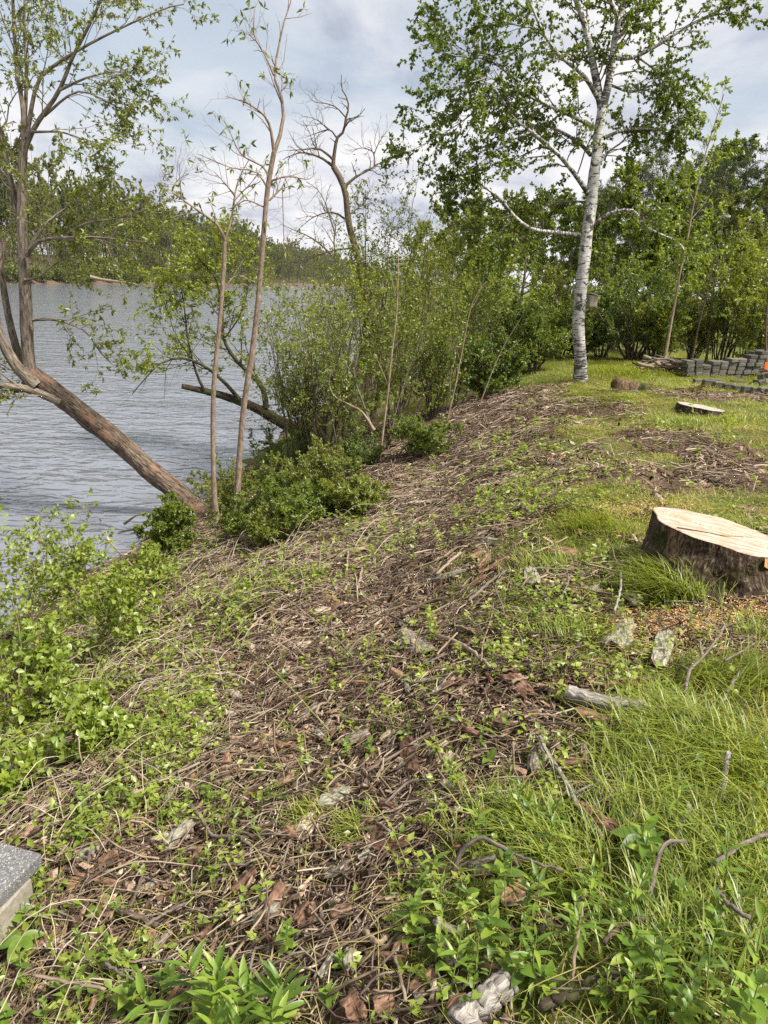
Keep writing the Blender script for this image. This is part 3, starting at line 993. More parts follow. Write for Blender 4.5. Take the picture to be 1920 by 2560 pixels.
pole('crooked_limb', 'zigzag grey limb standing in the middle of the thicket', [(925, 1060), (905, 1000), (890, 960), (886, 920), (895, 880), (880, 830)], 11.9, 0.022, 'grey', 46)

# low dark bushes along the foot of the slope
for i, (lb, px, pb, yt, wp, lf, kw) in enumerate([
    ('dense dark green bush behind the sapling pair at the water edge', 560, 1290, 1150, 170, 'olive', {}),
    ('small glossy green bush growing at the foot of the leaning trunk', 425, 1400, 1250, 150, 'mid', dict(L=0.04, Wd=0.022)),
    ('low rounded bush on the bank edge between the saplings and the snapped stem', 690, 1310, 1150, 220, 'mid', {}),
    ('low dark bush under the thicket next to the snapped tan sapling', 800, 1250, 1110, 220, 'olive', {}),
    ('grassy-looking low bush spilling onto the brown slope', 760, 1330, 1210, 240, 'mid', dict(L=0.05, Wd=0.016)),
    ('small low bush beside the root tangle', 600, 1350, 1240, 170, 'mid', {}),
    ('low leafy bush where the thicket meets the mulch', 1060, 1140, 1030, 170, 'mid', {}),
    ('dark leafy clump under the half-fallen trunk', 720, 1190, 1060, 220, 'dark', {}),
    ('yellowish low bush spread in front of the snapped tan sapling', 880, 1280, 1190, 200, 'olive', dict(L=0.05, Wd=0.016)),
    ('grassy yellow-green clump hanging over the dark hollow', 680, 1360, 1280, 190, 'olive', dict(L=0.05, Wd=0.014)),
    ('narrow green bush just above the dark hollow in the bank', 880, 1200, 1080, 150, 'dark', {}),
]):
    k = dict(stems=14, lv1=7, lv2=4, per=6, L=0.034, Wd=0.014, r=0.007, up=0.05, wood=False, tint=(0.2, 1), bark='tan')
    k.update(kw)
    shrub_px('low_bush', lb, 'bush', px, pb, yt, wp, lf, seed=60 + i, group='low bushes along the foot of the slope', lo=0.1, **k)

# green bushes between the thicket and the birch, and on to the wood
for i, (lb, px, pb, yt, wp, Y, lf, kw) in enumerate([
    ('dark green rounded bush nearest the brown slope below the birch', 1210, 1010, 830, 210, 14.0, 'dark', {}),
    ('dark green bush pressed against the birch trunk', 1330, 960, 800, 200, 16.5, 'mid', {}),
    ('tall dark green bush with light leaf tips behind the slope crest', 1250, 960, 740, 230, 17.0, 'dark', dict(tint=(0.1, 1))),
    ('mid green bush standing over the dark hollow beside the birch', 1390, 930, 720, 200, 19.0, 'mid', {}),
    ('fresh yellow-green bush rising above the dark bushes', 1170, 940, 640, 220, 22.0, 'spring', dict(L=0.07, Wd=0.035)),
    ('bright green bush between the birch and the river', 1280, 930, 660, 230, 24.0, 'spring', dict(L=0.07, Wd=0.035)),
    ('light olive bush beyond the thicket with the river behind it', 1080, 930, 630, 220, 25.0, 'olive', dict(L=0.07, Wd=0.035)),
    ('feathery yellowish bush behind the birch, above the bird box', 1400, 920, 650, 210, 25.0, 'olive', dict(L=0.07, Wd=0.035)),
    ('dark grey-green honeysuckle bush with many crooked stems right behind the lawn', 1580, 900, 690, 240, 18.5, 'dark', dict(stems=14, tint=(0.1, 0.9), r=0.03)),
    ('broad dull green honeysuckle bush spreading between the birch and the stick pile', 1500, 900, 720, 190, 19.5, 'mid', dict(stems=12)),
    ('feathery mid green bush above the stick pile', 1660, 895, 650, 200, 20.5, 'mid', {}),
    ('sunlit yellow-green bush behind the stack of grey blocks', 1800, 900, 600, 210, 18.2, 'spring', dict(tint=(0.1, 0.9))),
    ('tall airy yellow-green bush beside the stack of grey blocks', 1890, 915, 560, 170, 17.5, 'spring', dict(tint=(0, 0.6), lv2=4)),
    ('low bright bush between the stick pile and the grey blocks', 1730, 890, 740, 160, 19.0, 'spring', dict(tint=(0.1, 0.8))),
    ('rounded olive bush high behind the grey blocks', 1850, 890, 520, 230, 24.0, 'olive', dict(L=0.07, Wd=0.035)),
    ('pale yellow-green bush leaning over the stick pile', 1640, 890, 740, 150, 18.0, 'spring', dict(tint=(0, 0.8))),
    ('fresh green bush filling the gap between the block stack and the flag', 1860, 915, 700, 160, 17.0, 'spring', dict(tint=(0, 0.7))),
    ('bright green bush tip showing just beside the birch trunk', 1530, 880, 640, 170, 22.0, 'mid', dict(tint=(0.3, 1))),
    ('leafy bush low at the wood edge just behind the rotten stump', 1450, 905, 800, 140, 19.0, 'mid', {}),
]):
    k = dict(stems=12, lv1=7, lv2=5, per=6, L=0.055, Wd=0.028, r=0.02, lo=0.12, tint=(0.2, 1))
    k.update(kw)
    shrub_px('leafy_bush', lb, 'bush', px, pb, yt, wp, lf, Y=Y, seed=90 + i, group='bushes between the thicket and the wood', **k)

# ---- the birch
YB = hit(1455, 955)[1]
tr = px_path([(1450, 968), (1452, 900), (1446, 830), (1448, 770), (1455, 700), (1462, 640), (1468, 580), (1478, 510), (1484, 450), (1492, 380), (1500, 310), (1508, 265)], YB, K=46)
rt = np.interp(np.linspace(0, 1, 46), [0, 0.04, 0.15, 0.4, 0.7, 1], [0.158, 0.128, 0.116, 0.110, 0.098, 0.082])
B = YB
limbs = [
    (px_path([(1506, 280), (1490, 200), (1475, 120), (1458, 50), (1440, 0), (1430, -60)], B, 0.2, K=16), 0.075, 0.035),
    (px_path([(1506, 275), (1525, 190), (1535, 110), (1545, 50), (1530, 10), (1505, -50)], B, -0.2, K=16), 0.075, 0.035),
    (px_path([(1545, 60), (1560, 20), (1575, -40)], B, 0.4, K=8), 0.04, 0.02),
    (px_path([(1500, 255), (1460, 190), (1400, 140), (1360, 85), (1335, 30), (1315, -20)], B, -0.8, K=14), 0.045, 0.015),
    (px_path([(1488, 320), (1440, 295), (1380, 268), (1335, 240), (1290, 200)], B, -0.9, K=14), 0.042, 0.010),
    (px_path([(1477, 388), (1445, 355), (1400, 328), (1365, 315), (1320, 312)], B, 0.8, K=14), 0.040, 0.010),
    (px_path([(1475, 490), (1440, 440), (1390, 380), (1330, 330), (1280, 290), (1240, 225), (1200, 205)], B, -1.0, K=18), 0.048, 0.010),
    (px_path([(1458, 588), (1400, 583), (1330, 572), (1285, 540), (1250, 495), (1200, 460), (1160, 420), (1140, 380)], B, -0.7, K=18), 0.044, 0.010),
    (px_path([(1470, 505), (1420, 505), (1370, 520), (1330, 545)], B, 0.5, K=10), 0.022, 0.006),
    (px_path([(1488, 560), (1520, 535), (1560, 525), (1590, 530), (1605, 560), (1640, 580), (1700, 610), (1720, 650)], B, -0.5, K=16), 0.036, 0.006),
    (px_path([(1510, 345), (1560, 325), (1620, 322), (1670, 330), (1700, 350)], B, 0.6, K=12), 0.032, 0.008),
    (px_path([(1530, 145), (1580, 145), (1650, 110), (1730, 60), (1800, 35), (1880, 40)], B, -0.6, K=14), 0.036, 0.008),
    (px_path([(1540, 100), (1580, 60), (1610, 10), (1640, -40)], B, 0.8, K=10), 0.035, 0.012),
    (px_path([(1400, 140), (1350, 75), (1300, 65), (1240, 45), (1190, 20)], B, -1.0, K=12), 0.024, 0.006),
    (px_path([(1290, 300), (1240, 200), (1180, 205), (1090, 208)], B, -1.2, K=12), 0.018, 0.005),
    (px_path([(1335, 335), (1280, 350), (1210, 400), (1150, 440)], B, -0.8, K=12), 0.018, 0.005),
    (px_path([(1485, 420), (1520, 380), (1560, 350), (1590, 300)], B, 0.9, K=10), 0.026, 0.006),
    (px_path([(1390, 385), (1330, 330), (1300, 250), (1250, 200), (1210, 110)], B, 0.9, K=12), 0.022, 0.006),
    (px_path([(1350, 80), (1290, 120), (1220, 140), (1150, 120), (1090, 60)], B, 0.5, K=12), 0.020, 0.005),
    (px_path([(1250, 500), (1200, 520), (1160, 500), (1110, 470)], B, -0.4, K=10), 0.014, 0.004),
    (px_path([(1520, 210), (1580, 230), (1640, 210), (1700, 220)], B, 0.3, K=10), 0.024, 0.006),
    (px_path([(1380, 270), (1280, 230), (1180, 260), (1060, 290)], B, 0.4, K=12), 0.018, 0.005),
    (px_path([(1290, 200), (1220, 150), (1140, 140), (1050, 110)], B, 0.2, K=12), 0.018, 0.005),
    (px_path([(1240, 230), (1160, 300), (1080, 350), (1010, 385)], B, -0.3, K=12), 0.016, 0.005),
    (px_path([(1320, 30), (1250, -30), (1150, -40), (1060, -20)], B, 0.3, K=12), 0.02, 0.005),
    (px_path([(1590, 140), (1640, 180), (1690, 260), (1700, 320)], B, 0.3, K=12), 0.018, 0.005),
    (px_path([(1280, 545), (1250, 580), (1230, 620), (1210, 650)], B, -0.3, K=10), 0.012, 0.004),
]
rng = np.random.default_rng(4)
birch_base = tr[0]
root = thing('birch_tree', birch_base, 'white-barked birch with black scars standing at the crest above the river', 'tree')
MB().tubes(tr, rt, 20, 0.5, 0.14).build('trunk', BARK['birch'], root)
for i, (P, a, b) in enumerate(limbs):
    MB().tubes(P, taper(a, b, len(P)), 8, 0.5, 0.1).build('limb', BARK['birch'], root)
LP = np.stack([smooth(P, 8) for P, _, _ in limbs]); LR = np.stack([taper(a, b, 8) for _, a, b in limbs])
tw = MB()
C1, r1 = spawn(LP, LR, 13, lo=0.12, ang=(0.4, 1.1), length=(0.45, 1.15), K=6, up=-0.02, wig=0.2, rr=0.4, rng=rng)
r1 = np.clip(r1, 0.002, 0.012)
C2, r2 = spawn(C1, r1, 5, lo=0.2, ang=(0.4, 1.0), lf=(0.35, 0.7), K=5, up=-0.07, wig=0.25, rr=0.5, rng=rng)
r2 = np.clip(r2, 0.0014, 0.005)
tw.tubes(C1, r1, 4).tubes(dec(C2), dec(r2), 3)
tw.build('twigs', BARK['brown'], root)['kind'] = 'stuff'
mb = MB()
leaves_on(mb, C2, 17, 0.066, 0.046, rng=rng, droop=0.5, spread=0.8, tint=(0.1, 1), upn=0.3, lo=0.1)
leaves_on(mb, C1, 14, 0.066, 0.046, rng=rng, droop=0.7, spread=0.7, tint=(0.2, 1), upn=0.3, lo=0.3)
mb.build('foliage', LF['birch'], root)['kind'] = 'stuff'


def m_wood(name, a, b, scale=(3, 40, 40), dist=0.003):
    m, t = material(name)
    v = t.n('ShaderNodeAttribute', attribute_name='bco').outputs['Vector']
    n1 = t.noise(t.mapping(v, scale), 1.0, 5, 0.6, 0.3)
    c = t.ramp(n1, [(0.3, a), (0.7, b)])
    principled(t, c, 0.85, n1, 0.8, dist, 0.2)
    return m


def birdhouse():
    wood = m_wood('weathered_board', (0.30, 0.25, 0.19), (0.50, 0.44, 0.36), (45, 45, 5))
    c = at(1481, 752, YB - 0.02)
    root = thing('birdhouse', c, 'small weathered wooden bird box fixed to the birch trunk', 'birdhouse')
    w, d, h = 0.13, 0.16, 0.20
    def bx(name, off, sx, sy, sz, rot=None):
        m = MB().box(c + np.array(off), sx, sy, sz, rot, 0.5, 0.0008, 0.002)
        return m.build(name, wood, root, smooth_=False)
    bx('front_board', (-0.026, -d / 2, 0), 0.072, 0.016, h)
    bx('front_board', (0.041, -d / 2, -0.004), 0.058, 0.016, h - 0.008)
    bx('side_board', (w / 2 + 0.006, 0.012, -0.01), 0.016, d, h - 0.02)
    bx('side_board', (-w / 2 + 0.004, 0.012, 0.0), 0.016, d, h)
    bx('back_board', (0, d / 2 + 0.02, 0.0), w, 0.016, h + 0.03)
    bx('floor_board', (0, 0.01, -h / 2 + 0.01), w - 0.02, d - 0.02, 0.014)
    a = -0.25
    bx('roof_board', (0.018, -0.005, h / 2 + 0.012), w + 0.06, d + 0.07, 0.016, [[math.cos(a), 0, -math.sin(a)], [0, 1, 0], [math.sin(a), 0, math.cos(a)]])


birdhouse()

# ---- trees of the wood behind the lawn
def wood_tree(name, label, px, pybase, ytop, wpx, Y, leaf, bark='brown', seed=0, group='trees of the wood behind the lawn', lv=(14, 7), per=6, L=0.12, Wd=0.06, r=0.10, clear=0.25, tint=(0, 1), bend=0.0, up=0.12, ang=(0.6, 1.2), wig=0.2, pd=3.4):
    rng = np.random.default_rng(seed + 500)
    b = at(px, pybase, Y); b[2] = zf(b[0], b[1]) - 0.1
    top = at(px, ytop, Y)[2]
    h = top - b[2]
    s = wpx / 2 * Y / FOC
    K = 12
    u = np.linspace(0, 1, K)[:, None]
    P = b + u * np.array([bend, 0, h]) + np.cumsum(rng.normal(size=(K, 3)) * [0.02 * h, 0.02 * h, 0], 0) * 0.5 * (u > 0)
    R = taper(r, r * 0.15, K)
    root = thing(name, b, label, 'tree', group)
    MB().tubes(P, R, 9, 0.5, 0.12).build('trunk', BARK[bark], root)
    C, rc = spawn(P[None], R[None], lv[0], lo=clear, ang=ang, length=(s * 0.75, s * 1.2), K=6, up=up, wig=wig * 0.7, rr=0.45, rng=rng)
    C2, rc2 = spawn(C, rc, lv[1], lo=0.15, ang=(0.4, 1.0), lf=(0.35, 0.6), K=5, up=up * 0.5, wig=wig, rr=0.5, rng=rng)
    C3, rc3 = spawn(C2, rc2, 4, lo=0.2, ang=(0.4, 1.0), lf=(0.35, 0.6), K=3, up=0.02, wig=wig, rr=0.5, rng=rng)
    tw = MB().tubes(C, np.maximum(rc, 0.004), 4).tubes(dec(C2), dec(np.maximum(rc2, 0.003)), 3).tubes(dec(C3), dec(np.maximum(rc3, 0.002)), 3)
    tw.build('branches', BARK[bark], root)['kind'] = 'stuff'
    mb = MB()
    leaves_on(mb, C3, per, L * 1.15, Wd * 1.15, rng=rng, tint=tint, droop=0.2, dens=pd)
    mb.build('foliage', LF[leaf], root)['kind'] = 'stuff'
    return root


PINE = dict(leaf='pine', L=0.16, Wd=0.022, per=12, lv=(34, 6), clear=0.12, up=0.10, ang=(1.0, 1.45), r=0.12, pd=1.4)
WT = [
    ('pine_tree', 'dark pine with upswept tips behind the birch trunk', 1610, 870, 410, 330, 30, PINE),
    ('pine_tree', 'tall dark pine standing highest at the wood edge beyond the grey blocks', 1885, 880, 345, 190, 33, PINE),
    ('pine_tree', 'shaded pine between the two taller pines', 1740, 880, 430, 260, 34, PINE),
    ('maple_tree', 'rich green young maple filling the wood just behind the birch', 1560, 880, 500, 270, 24, dict(leaf='mid', per=7, tint=(0.3, 1))),
    ('maple_tree', 'green maple crown between the birch and the tall bright sapling', 1650, 880, 480, 220, 27, dict(leaf='mid', per=7, tint=(0.2, 1))),
    ('willow_tree', 'olive willow with fine hanging foliage by the grey blocks', 1890, 890, 430, 260, 25, dict(leaf='olive', per=9, L=0.10, Wd=0.03, tint=(0.3, 1))),
    ('willow_tree', 'broad olive willow filling the wood above the grey blocks', 1800, 880, 520, 240, 28, dict(leaf='olive', per=9, L=0.10, Wd=0.03, tint=(0, 0.8))),
    ('alder_tree', 'dull green alder over the stick pile', 1690, 880, 600, 260, 26, dict(leaf='mid', per=7)),
    ('alder_tree', 'round green alder crown beside the birch on the river side', 1400, 880, 530, 230, 32, dict(leaf='mid', per=7, L=0.14)),
    ('alder_tree', 'olive alder on the river side of the round green alder', 1290, 860, 560, 230, 36, dict(leaf='olive', per=7, L=0.15, tint=(0, 0.8))),
    ('alder_tree', 'pale spring alder farther along the bank past the thicket', 1180, 850, 570, 220, 40, dict(leaf='spring', per=6, L=0.16, tint=(0, 0.6))),
    ('alder_tree', 'thin spring alder on the bank close to the river gap', 1060, 830, 600, 180, 46, dict(leaf='spring', per=5, L=0.17, tint=(0, 0.6))),
    ('alder_tree', 'hazy olive alder on the bend of the near bank', 1120, 820, 560, 190, 55, dict(leaf='olive', per=6, L=0.2, Wd=0.1)),
    ('alder_tree', 'broad alder closing the view along the near bank', 1240, 840, 590, 260, 52, dict(leaf='olive', per=6, L=0.2, Wd=0.1, tint=(0, 0.7))),
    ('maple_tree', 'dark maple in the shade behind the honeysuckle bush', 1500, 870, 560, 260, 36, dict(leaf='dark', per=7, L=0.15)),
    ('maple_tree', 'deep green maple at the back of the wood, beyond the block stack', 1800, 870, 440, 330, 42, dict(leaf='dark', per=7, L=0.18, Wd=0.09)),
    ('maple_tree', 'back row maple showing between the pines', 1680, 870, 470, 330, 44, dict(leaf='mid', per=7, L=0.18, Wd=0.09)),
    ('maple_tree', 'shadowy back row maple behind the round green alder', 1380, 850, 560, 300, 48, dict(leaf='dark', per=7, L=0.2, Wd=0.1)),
    ('maple_tree', 'maple at the far corner of the wood, past the willow', 1960, 880, 420, 300, 36, dict(leaf='dark', per=7, L=0.15, Wd=0.08)),
]
for i, (nm, lb, px, pb, yt, wp, Y, kw) in enumerate(WT):
    wood_tree(nm, lb, px, pb, yt, wp, Y, seed=i, **kw)

# tall bright sapling and thin poles in the wood edge
def leafy_sapling(name, label, pts, Y, r, leaf, bark, seed, length=(0.5, 1.1), m=16, per=4, L=0.10, Wd=0.05):
    P = px_path(pts, Y, K=22)
    return hand_tree(name, label, 'sapling', bark, [(P, r, r * 0.25)], leaf,
                     [dict(m=m, lo=0.3, ang=(0.7, 1.2), length=length, K=5, up=0.08, wig=0.2, rr=0.35),
                      dict(m=3, lo=0.3, ang=(0.4, 1.0), lf=(0.3, 0.6), K=4, up=0.03, wig=0.2, rr=0.6)], sides=(8, 4),
                     leafkw=dict(per=per * 3, L=L, Wd=Wd, tint=(0.1, 1), droop=0.3), rough=0.08, seed=seed, group='saplings at the wood edge')


leafy_sapling('leafy_sapling', 'tall sapling with big bright yellow-green leaves behind the stick pile', [(1660, 905), (1672, 840), (1690, 740), (1700, 680), (1718, 600), (1730, 530), (1745, 460), (1765, 380), (1790, 300), (1810, 235)], 17.0, 0.036, 'lime', 'tan', 71, m=20, per=4, L=0.11)
leafy_sapling('leafy_sapling', 'thin sapling with dark straight stem beside the block stack', [(1728, 905), (1745, 820), (1755, 780), (1775, 700), (1790, 620)], 17.5, 0.028, 'lime', 'brown', 72, m=8)
leafy_sapling('leafy_sapling', 'pale straight sapling pole just behind the block stack', [(1765, 905), (1775, 820), (1785, 720), (1800, 600), (1815, 520)], 18.0, 0.028, 'lime', 'grey', 73, m=8, per=3)
leafy_sapling('leafy_sapling', 'slender sapling by the edge of the lawn next to the orange marker flag', [(1915, 920), (1915, 820), (1922, 700), (1925, 560)], 15.5, 0.03, 'spring', 'brown', 74, m=10)
leafy_sapling('leafy_sapling', 'leaning young sapling with sparse leaves close behind the grey blocks', [(1830, 900), (1850, 820), (1880, 740), (1900, 640)], 18.0, 0.022, 'spring', 'grey', 75, m=9)

ORD = ['', 'second ', 'third ', 'fourth ', 'fifth ', 'sixth ', 'seventh ', 'eighth ', 'ninth ', 'tenth ', 'eleventh ', 'twelfth ', 'thirteenth ', 'fourteenth ', 'fifteenth ', 'sixteenth ', 'seventeenth ', 'eighteenth ', 'nineteenth ', 'twentieth ', 'twenty-first ', 'twenty-second ', 'twenty-third ', 'twenty-fourth ', 'twenty-fifth ', 'twenty-sixth ', 'twenty-seventh ', 'twenty-eighth ', 'twenty-ninth ', 'thirtieth ']

# ---- far bank: each tree a thing, copies share their meshes
def far_protos():
    out = []
    for k in range(7):
        rng = np.random.default_rng(200 + k)
        h = 20.0
        K = 10
        P = np.array([[0, 0, h * u] for u in np.linspace(0, 0.75, K)]) + np.cumsum(rng.normal(size=(K, 3)) * [0.18, 0.18, 0], 0)
        R = taper(0.17, 0.07, K)
        nl = 8
        lead, lr = [], []
        for q in range(nl):
            a = 6.28 * (q + rng.random() * 0.7) / nl
            st = P[int(rng.integers(1, 7))]
            rad = rng.uniform(2.0, 4.2) * (0.85 if k % 3 else 1.15)
            top = np.array([math.cos(a) * rad, math.sin(a) * rad, h * rng.uniform(0.72, 1.0)])
            lead.append(smooth([st, st + (top - st) * [0.55, 0.55, 0.4], top], 7)); lr.append(taper(0.10, 0.03, 7))
        C, rc = spawn(np.stack(lead), np.stack(lr), 8, lo=0.12, ang=(0.4, 1.0), length=(1.6, 3.6), K=5, up=0.12, wig=0.15, rr=0.5, rng=rng)
        C2, rc2 = spawn(C, rc, 5, lo=0.2, ang=(0.3, 0.9), lf=(0.35, 0.6), K=4, up=0.12, wig=0.18, rr=0.6, rng=rng)
        trunk = MB().tubes(P, R, 6).tubes(np.stack(lead), np.stack(lr), 4).tubes(dec(C), dec(np.maximum(rc, 0.02)), 3).mesh('far_trunk', BARK['grey' if k % 3 else 'brown'])
        mb = MB()
        leaves_on(mb, C2, 21 if k != 4 else 11, 0.42, 0.27, rng=rng, tint=(0.1, 0.7 + 0.3 * (k % 3 == 0)), spread=0.8, droop=-0.15, upn=0.5)
        crown = mb.mesh('far_crown', LF['far' if k not in (2, 5) else 'far_dark'])
        out.append((trunk, crown))
    return out


FP = far_protos()
WORDS = ['feathery pale green', 'loose olive green', 'darker green dense', 'upright yellow-green', 'thin grey-stemmed', 'rounded deep green', 'tall light olive']


def far_tree(p, s, k, rng, label, group):
    root = thing('riverside_tree', p, label, 'tree', group)
    root.scale = (s, s, s * rng.uniform(0.92, 1.1))
    root.rotation_euler = (0, 0, rng.uniform(0, 6.28))
    for nm, me in (('trunk', FP[k][0]), ('crown', FP[k][1])):
        o = bpy.data.objects.new(nm, me)
        COL.objects.link(o)
        o.parent = root


def far_wood():
    rng = np.random.default_rng(77)
    T = norm(np.gradient(FAR, axis=0))
    cum = np.r_[0, np.cumsum(np.linalg.norm(np.diff(FAR, axis=0), axis=1))]
    FT = []
    for row, (off, sp, sc) in enumerate([(5, 6.0, 0.8), (15, 7.0, 1.3), (30, 8, 1.65)]):
        s = 250.0
        while s < cum[-1] - 500:
            s += sp * rng.uniform(0.7, 1.3) * (1 + max(0, s - 600) / 500)
            p = np.array([np.interp(s, cum, FAR[:, i]) for i in range(3)])
            tg = np.array([np.interp(s, cum, T[:, i]) for i in range(3)])
            q = p + np.array([-tg[1], tg[0], 0]) * (off + rng.normal() * 2)
            px, py, w = proj(q + [0, 0, 8])
            if w < 20 or px < -120 or px > 980:
                continue
            q[2] = np.interp(off, [0, 1.5, 8, 20, 45], [-2.4, -1.6, -0.6, 2.5, 7]) - 0.3
            k = int(rng.integers(0, 7))
            place = ['at the water line', 'behind the shore trees', 'on the rise at the back'][row]
            FT.append((px, q, sc * rng.uniform(0.78, 1.12), k, place))
    by = {}
    for px, q, sz, k, place in sorted(FT, key=lambda v: v[0]):
        by[k, place] = by.get((k, place), 0) + 1
        far_tree(q, sz, k, rng, f'{WORDS[k]} tree {place}, {ORD[min(by[k, place] - 1, 29)].strip() or "first"} such past the leaning tree', 'trees across the river')
    # shore shrubs
    mb0 = MB()
    P = np.zeros((14, 5, 3)); a = rng.uniform(0, 6.28, 14)
    for i in range(14):
        P[i] = smooth([(0, 0, 0), (math.cos(a[i]) * 1.2, math.sin(a[i]) * 1.2, 1.4), (math.cos(a[i]) * 2.4, math.sin(a[i]) * 2.4, 2.2 + rng.random())], 5)
    C, rc = spawn(P, np.full((14, 5), 0.05), 8, lo=0.1, lf=(0.3, 0.6), K=4, rng=rng)
    leaves_on(mb0, C, 8, 0.5, 0.3, rng=rng)
    fol = mb0.mesh('shore_foliage', LF['far_dark'])
    stm = MB().tubes(P, np.full((14, 5), 0.05), 4).mesh('shore_stems', BARK['brown'])
    s = 250.0
    SH = []
    while s < 760:
        s += rng.uniform(2.8, 5.5)
        p = np.array([np.interp(s, cum, FAR[:, i]) for i in range(3)])
        tg = np.array([np.interp(s, cum, T[:, i]) for i in range(3)])
        q = p + np.array([-tg[1], tg[0], 0]) * rng.uniform(0.4, 4.5)
        px, py, w = proj(q)
        if w < 20 or px < -60 or px > 660:
            continue
        q[2] = WATER_Z + 0.2
        sc = rng.uniform(0.7, 1.7)
        SH.append((px, q, sc))
    by = {}
    for px, q, sc in sorted(SH, key=lambda v: v[0]):
        w_ = ['small', 'middling', 'big'][int(np.clip((sc - 0.7) / 0.34, 0, 2))]
        by[w_] = by.get(w_, 0) + 1
        root = thing('shore_shrub', q, f'{w_} dark shrub overhanging the far water line, {ORD[min(by[w_] - 1, 29)].strip() or "first"} such past the leaning tree', 'shrub', 'shrubs along the far shore')
        root.scale = (sc, sc, sc * rng.uniform(0.8, 1.3)); root.rotation_euler = (0, 0, rng.uniform(0, 6))
        for nm, me in (('stem', stm), ('foliage', fol)):
            o = bpy.data.objects.new(nm, me); COL.objects.link(o); o.parent = root
            o['kind'] = 'stuff'


far_wood()
def far_undergrowth():
    rng = np.random.default_rng(88)
    n = 60000
    s_ = rng.random(n) ** 1.0
    i = s_ * 38 + 6
    p = np.stack([np.interp(i, np.arange(60), FAR[:, q]) for q in range(3)], 1)
    T = norm(np.gradient(FAR, axis=0))
    tg = np.stack([np.interp(i, np.arange(60), T[:, q]) for q in range(3)], 1)
    d = rng.uniform(2.5, 46, n)
    P = p + np.stack([-tg[:, 1], tg[:, 0], 0 * d], 1) * d[:, None]
    z = np.interp(d, [0, 1.5, 8, 20, 45], [-2.4, -1.6, -0.6, 2.5, 7])
    lump = fbm(P[:, 0] * 0.18, P[:, 1] * 0.18, 5)
    P[:, 2] = z + rng.random(n) * (1.0 + 9.0 * lump ** 1.5)
    m = MB()
    m.leaves(P, rng.normal(size=(n, 3)), norm(rng.normal(size=(n, 3)) + [0, 0, 0.6]), rng.uniform(0.4, 0.8, n), rng.uniform(0.3, 0.5, n), np.clip(lump + 0.25 * rng.normal(size=n), 0, 1))
    tag(m.build('far_undergrowth', LF['far_dark']), kind='stuff')


far_undergrowth()
fl = [at(225, 692, 240), at(262, 700, 240), at(310, 706, 238), at(345, 712, 236)]
fallen = MB().tubes(smooth(fl, 10), taper(0.55, 0.2, 10), 7, 0.5, 0.2)
tag(fallen.build('driftwood_log', BARK['tan'], base=fl[0]), 'pale fallen trunk lying along the far shore at the water line', 'log')

#PART2
# ------------------------------------------------------------------ stumps
def m_cut():
    m, t = material('cut_wood')
    v = t.n('ShaderNodeAttribute', attribute_name='bco').outputs['Vector']
    sep = t.n('ShaderNodeSeparateXYZ'); t.l(v, sep.inputs[0])
    r = t.math('SQRT', t.math('ADD', t.math('POWER', sep.outputs[0], 2.0), t.math('POWER', sep.outputs[1], 2.0)))
    wob = t.noise(v, 5, 3, 0.5)
    ring = t.noise(None, 1.0, 2)
    cr = t.n('ShaderNodeCombineXYZ')
    t.l(t.math('MULTIPLY', t.math('ADD', r, t.math('MULTIPLY', wob, 0.08)), 62), cr.inputs[0])
    rn = t.noise(cr.outputs[0], 1.0, 2, 0.5)
    saw = t.noise(t.mapping(v, (5, 34, 1), rot=(0, 0, 0.35)), 1.0, 5, 0.68)
    big = t.noise(t.mapping(v, (3.2, 6, 1), rot=(0, 0, 0.35)), 1.0, 4, 0.6)
    c = t.ramp(saw, [(0.25, (0.19, 0.115, 0.07)), (0.45, (0.36, 0.26, 0.19)), (0.58, (0.50, 0.42, 0.335)), (0.72, (0.62, 0.56, 0.47))])
    c = t.mix(0.75, c, t.ramp(rn, [(0.35, (0.72, 0.6, 0.5)), (0.6, (1.08, 1.08, 1.08))]), 'MULTIPLY')
    c = t.mix(t.ramp(big, [(0.56, (0,) * 3), (0.68, (0.85,) * 3)]), c, (0.42, 0.20, 0.075))
    spk = t.noise(t.mapping(v, (12, 40, 1), rot=(0, 0, 0.35)), 1.0, 3, 0.7)
    c = t.mix(t.ramp(spk, [(0.62, (0,) * 3), (0.72, (0.8,) * 3)]), c, (0.16, 0.09, 0.06))
    principled(t, c, 0.8, saw, 0.6, 0.004, 0.25)
    return m


CUT = m_cut()
BARK['stump'] = m_bark('stump_bark', [(0.34, (0.014, 0.010, 0.007)), (0.46, (0.065, 0.045, 0.028)), (0.58, (0.14, 0.105, 0.07)), (0.70, (0.38, 0.33, 0.27))], (62, 62, 26), 0.05, (0.045, 0.048, 0.012), 0.53)
BARK['torn'] = m_bark('torn_wood', [(0.3, (0.30, 0.15, 0.06)), (0.5, (0.52, 0.31, 0.14)), (0.7, (0.66, 0.46, 0.26))], (40, 40, 5), 0.01)
BARK['rotten'] = m_bark('rotten_wood', [(0.34, (0.035, 0.022, 0.014)), (0.48, (0.13, 0.085, 0.05)), (0.66, (0.30, 0.21, 0.125))], (60, 60, 14), 0.03)


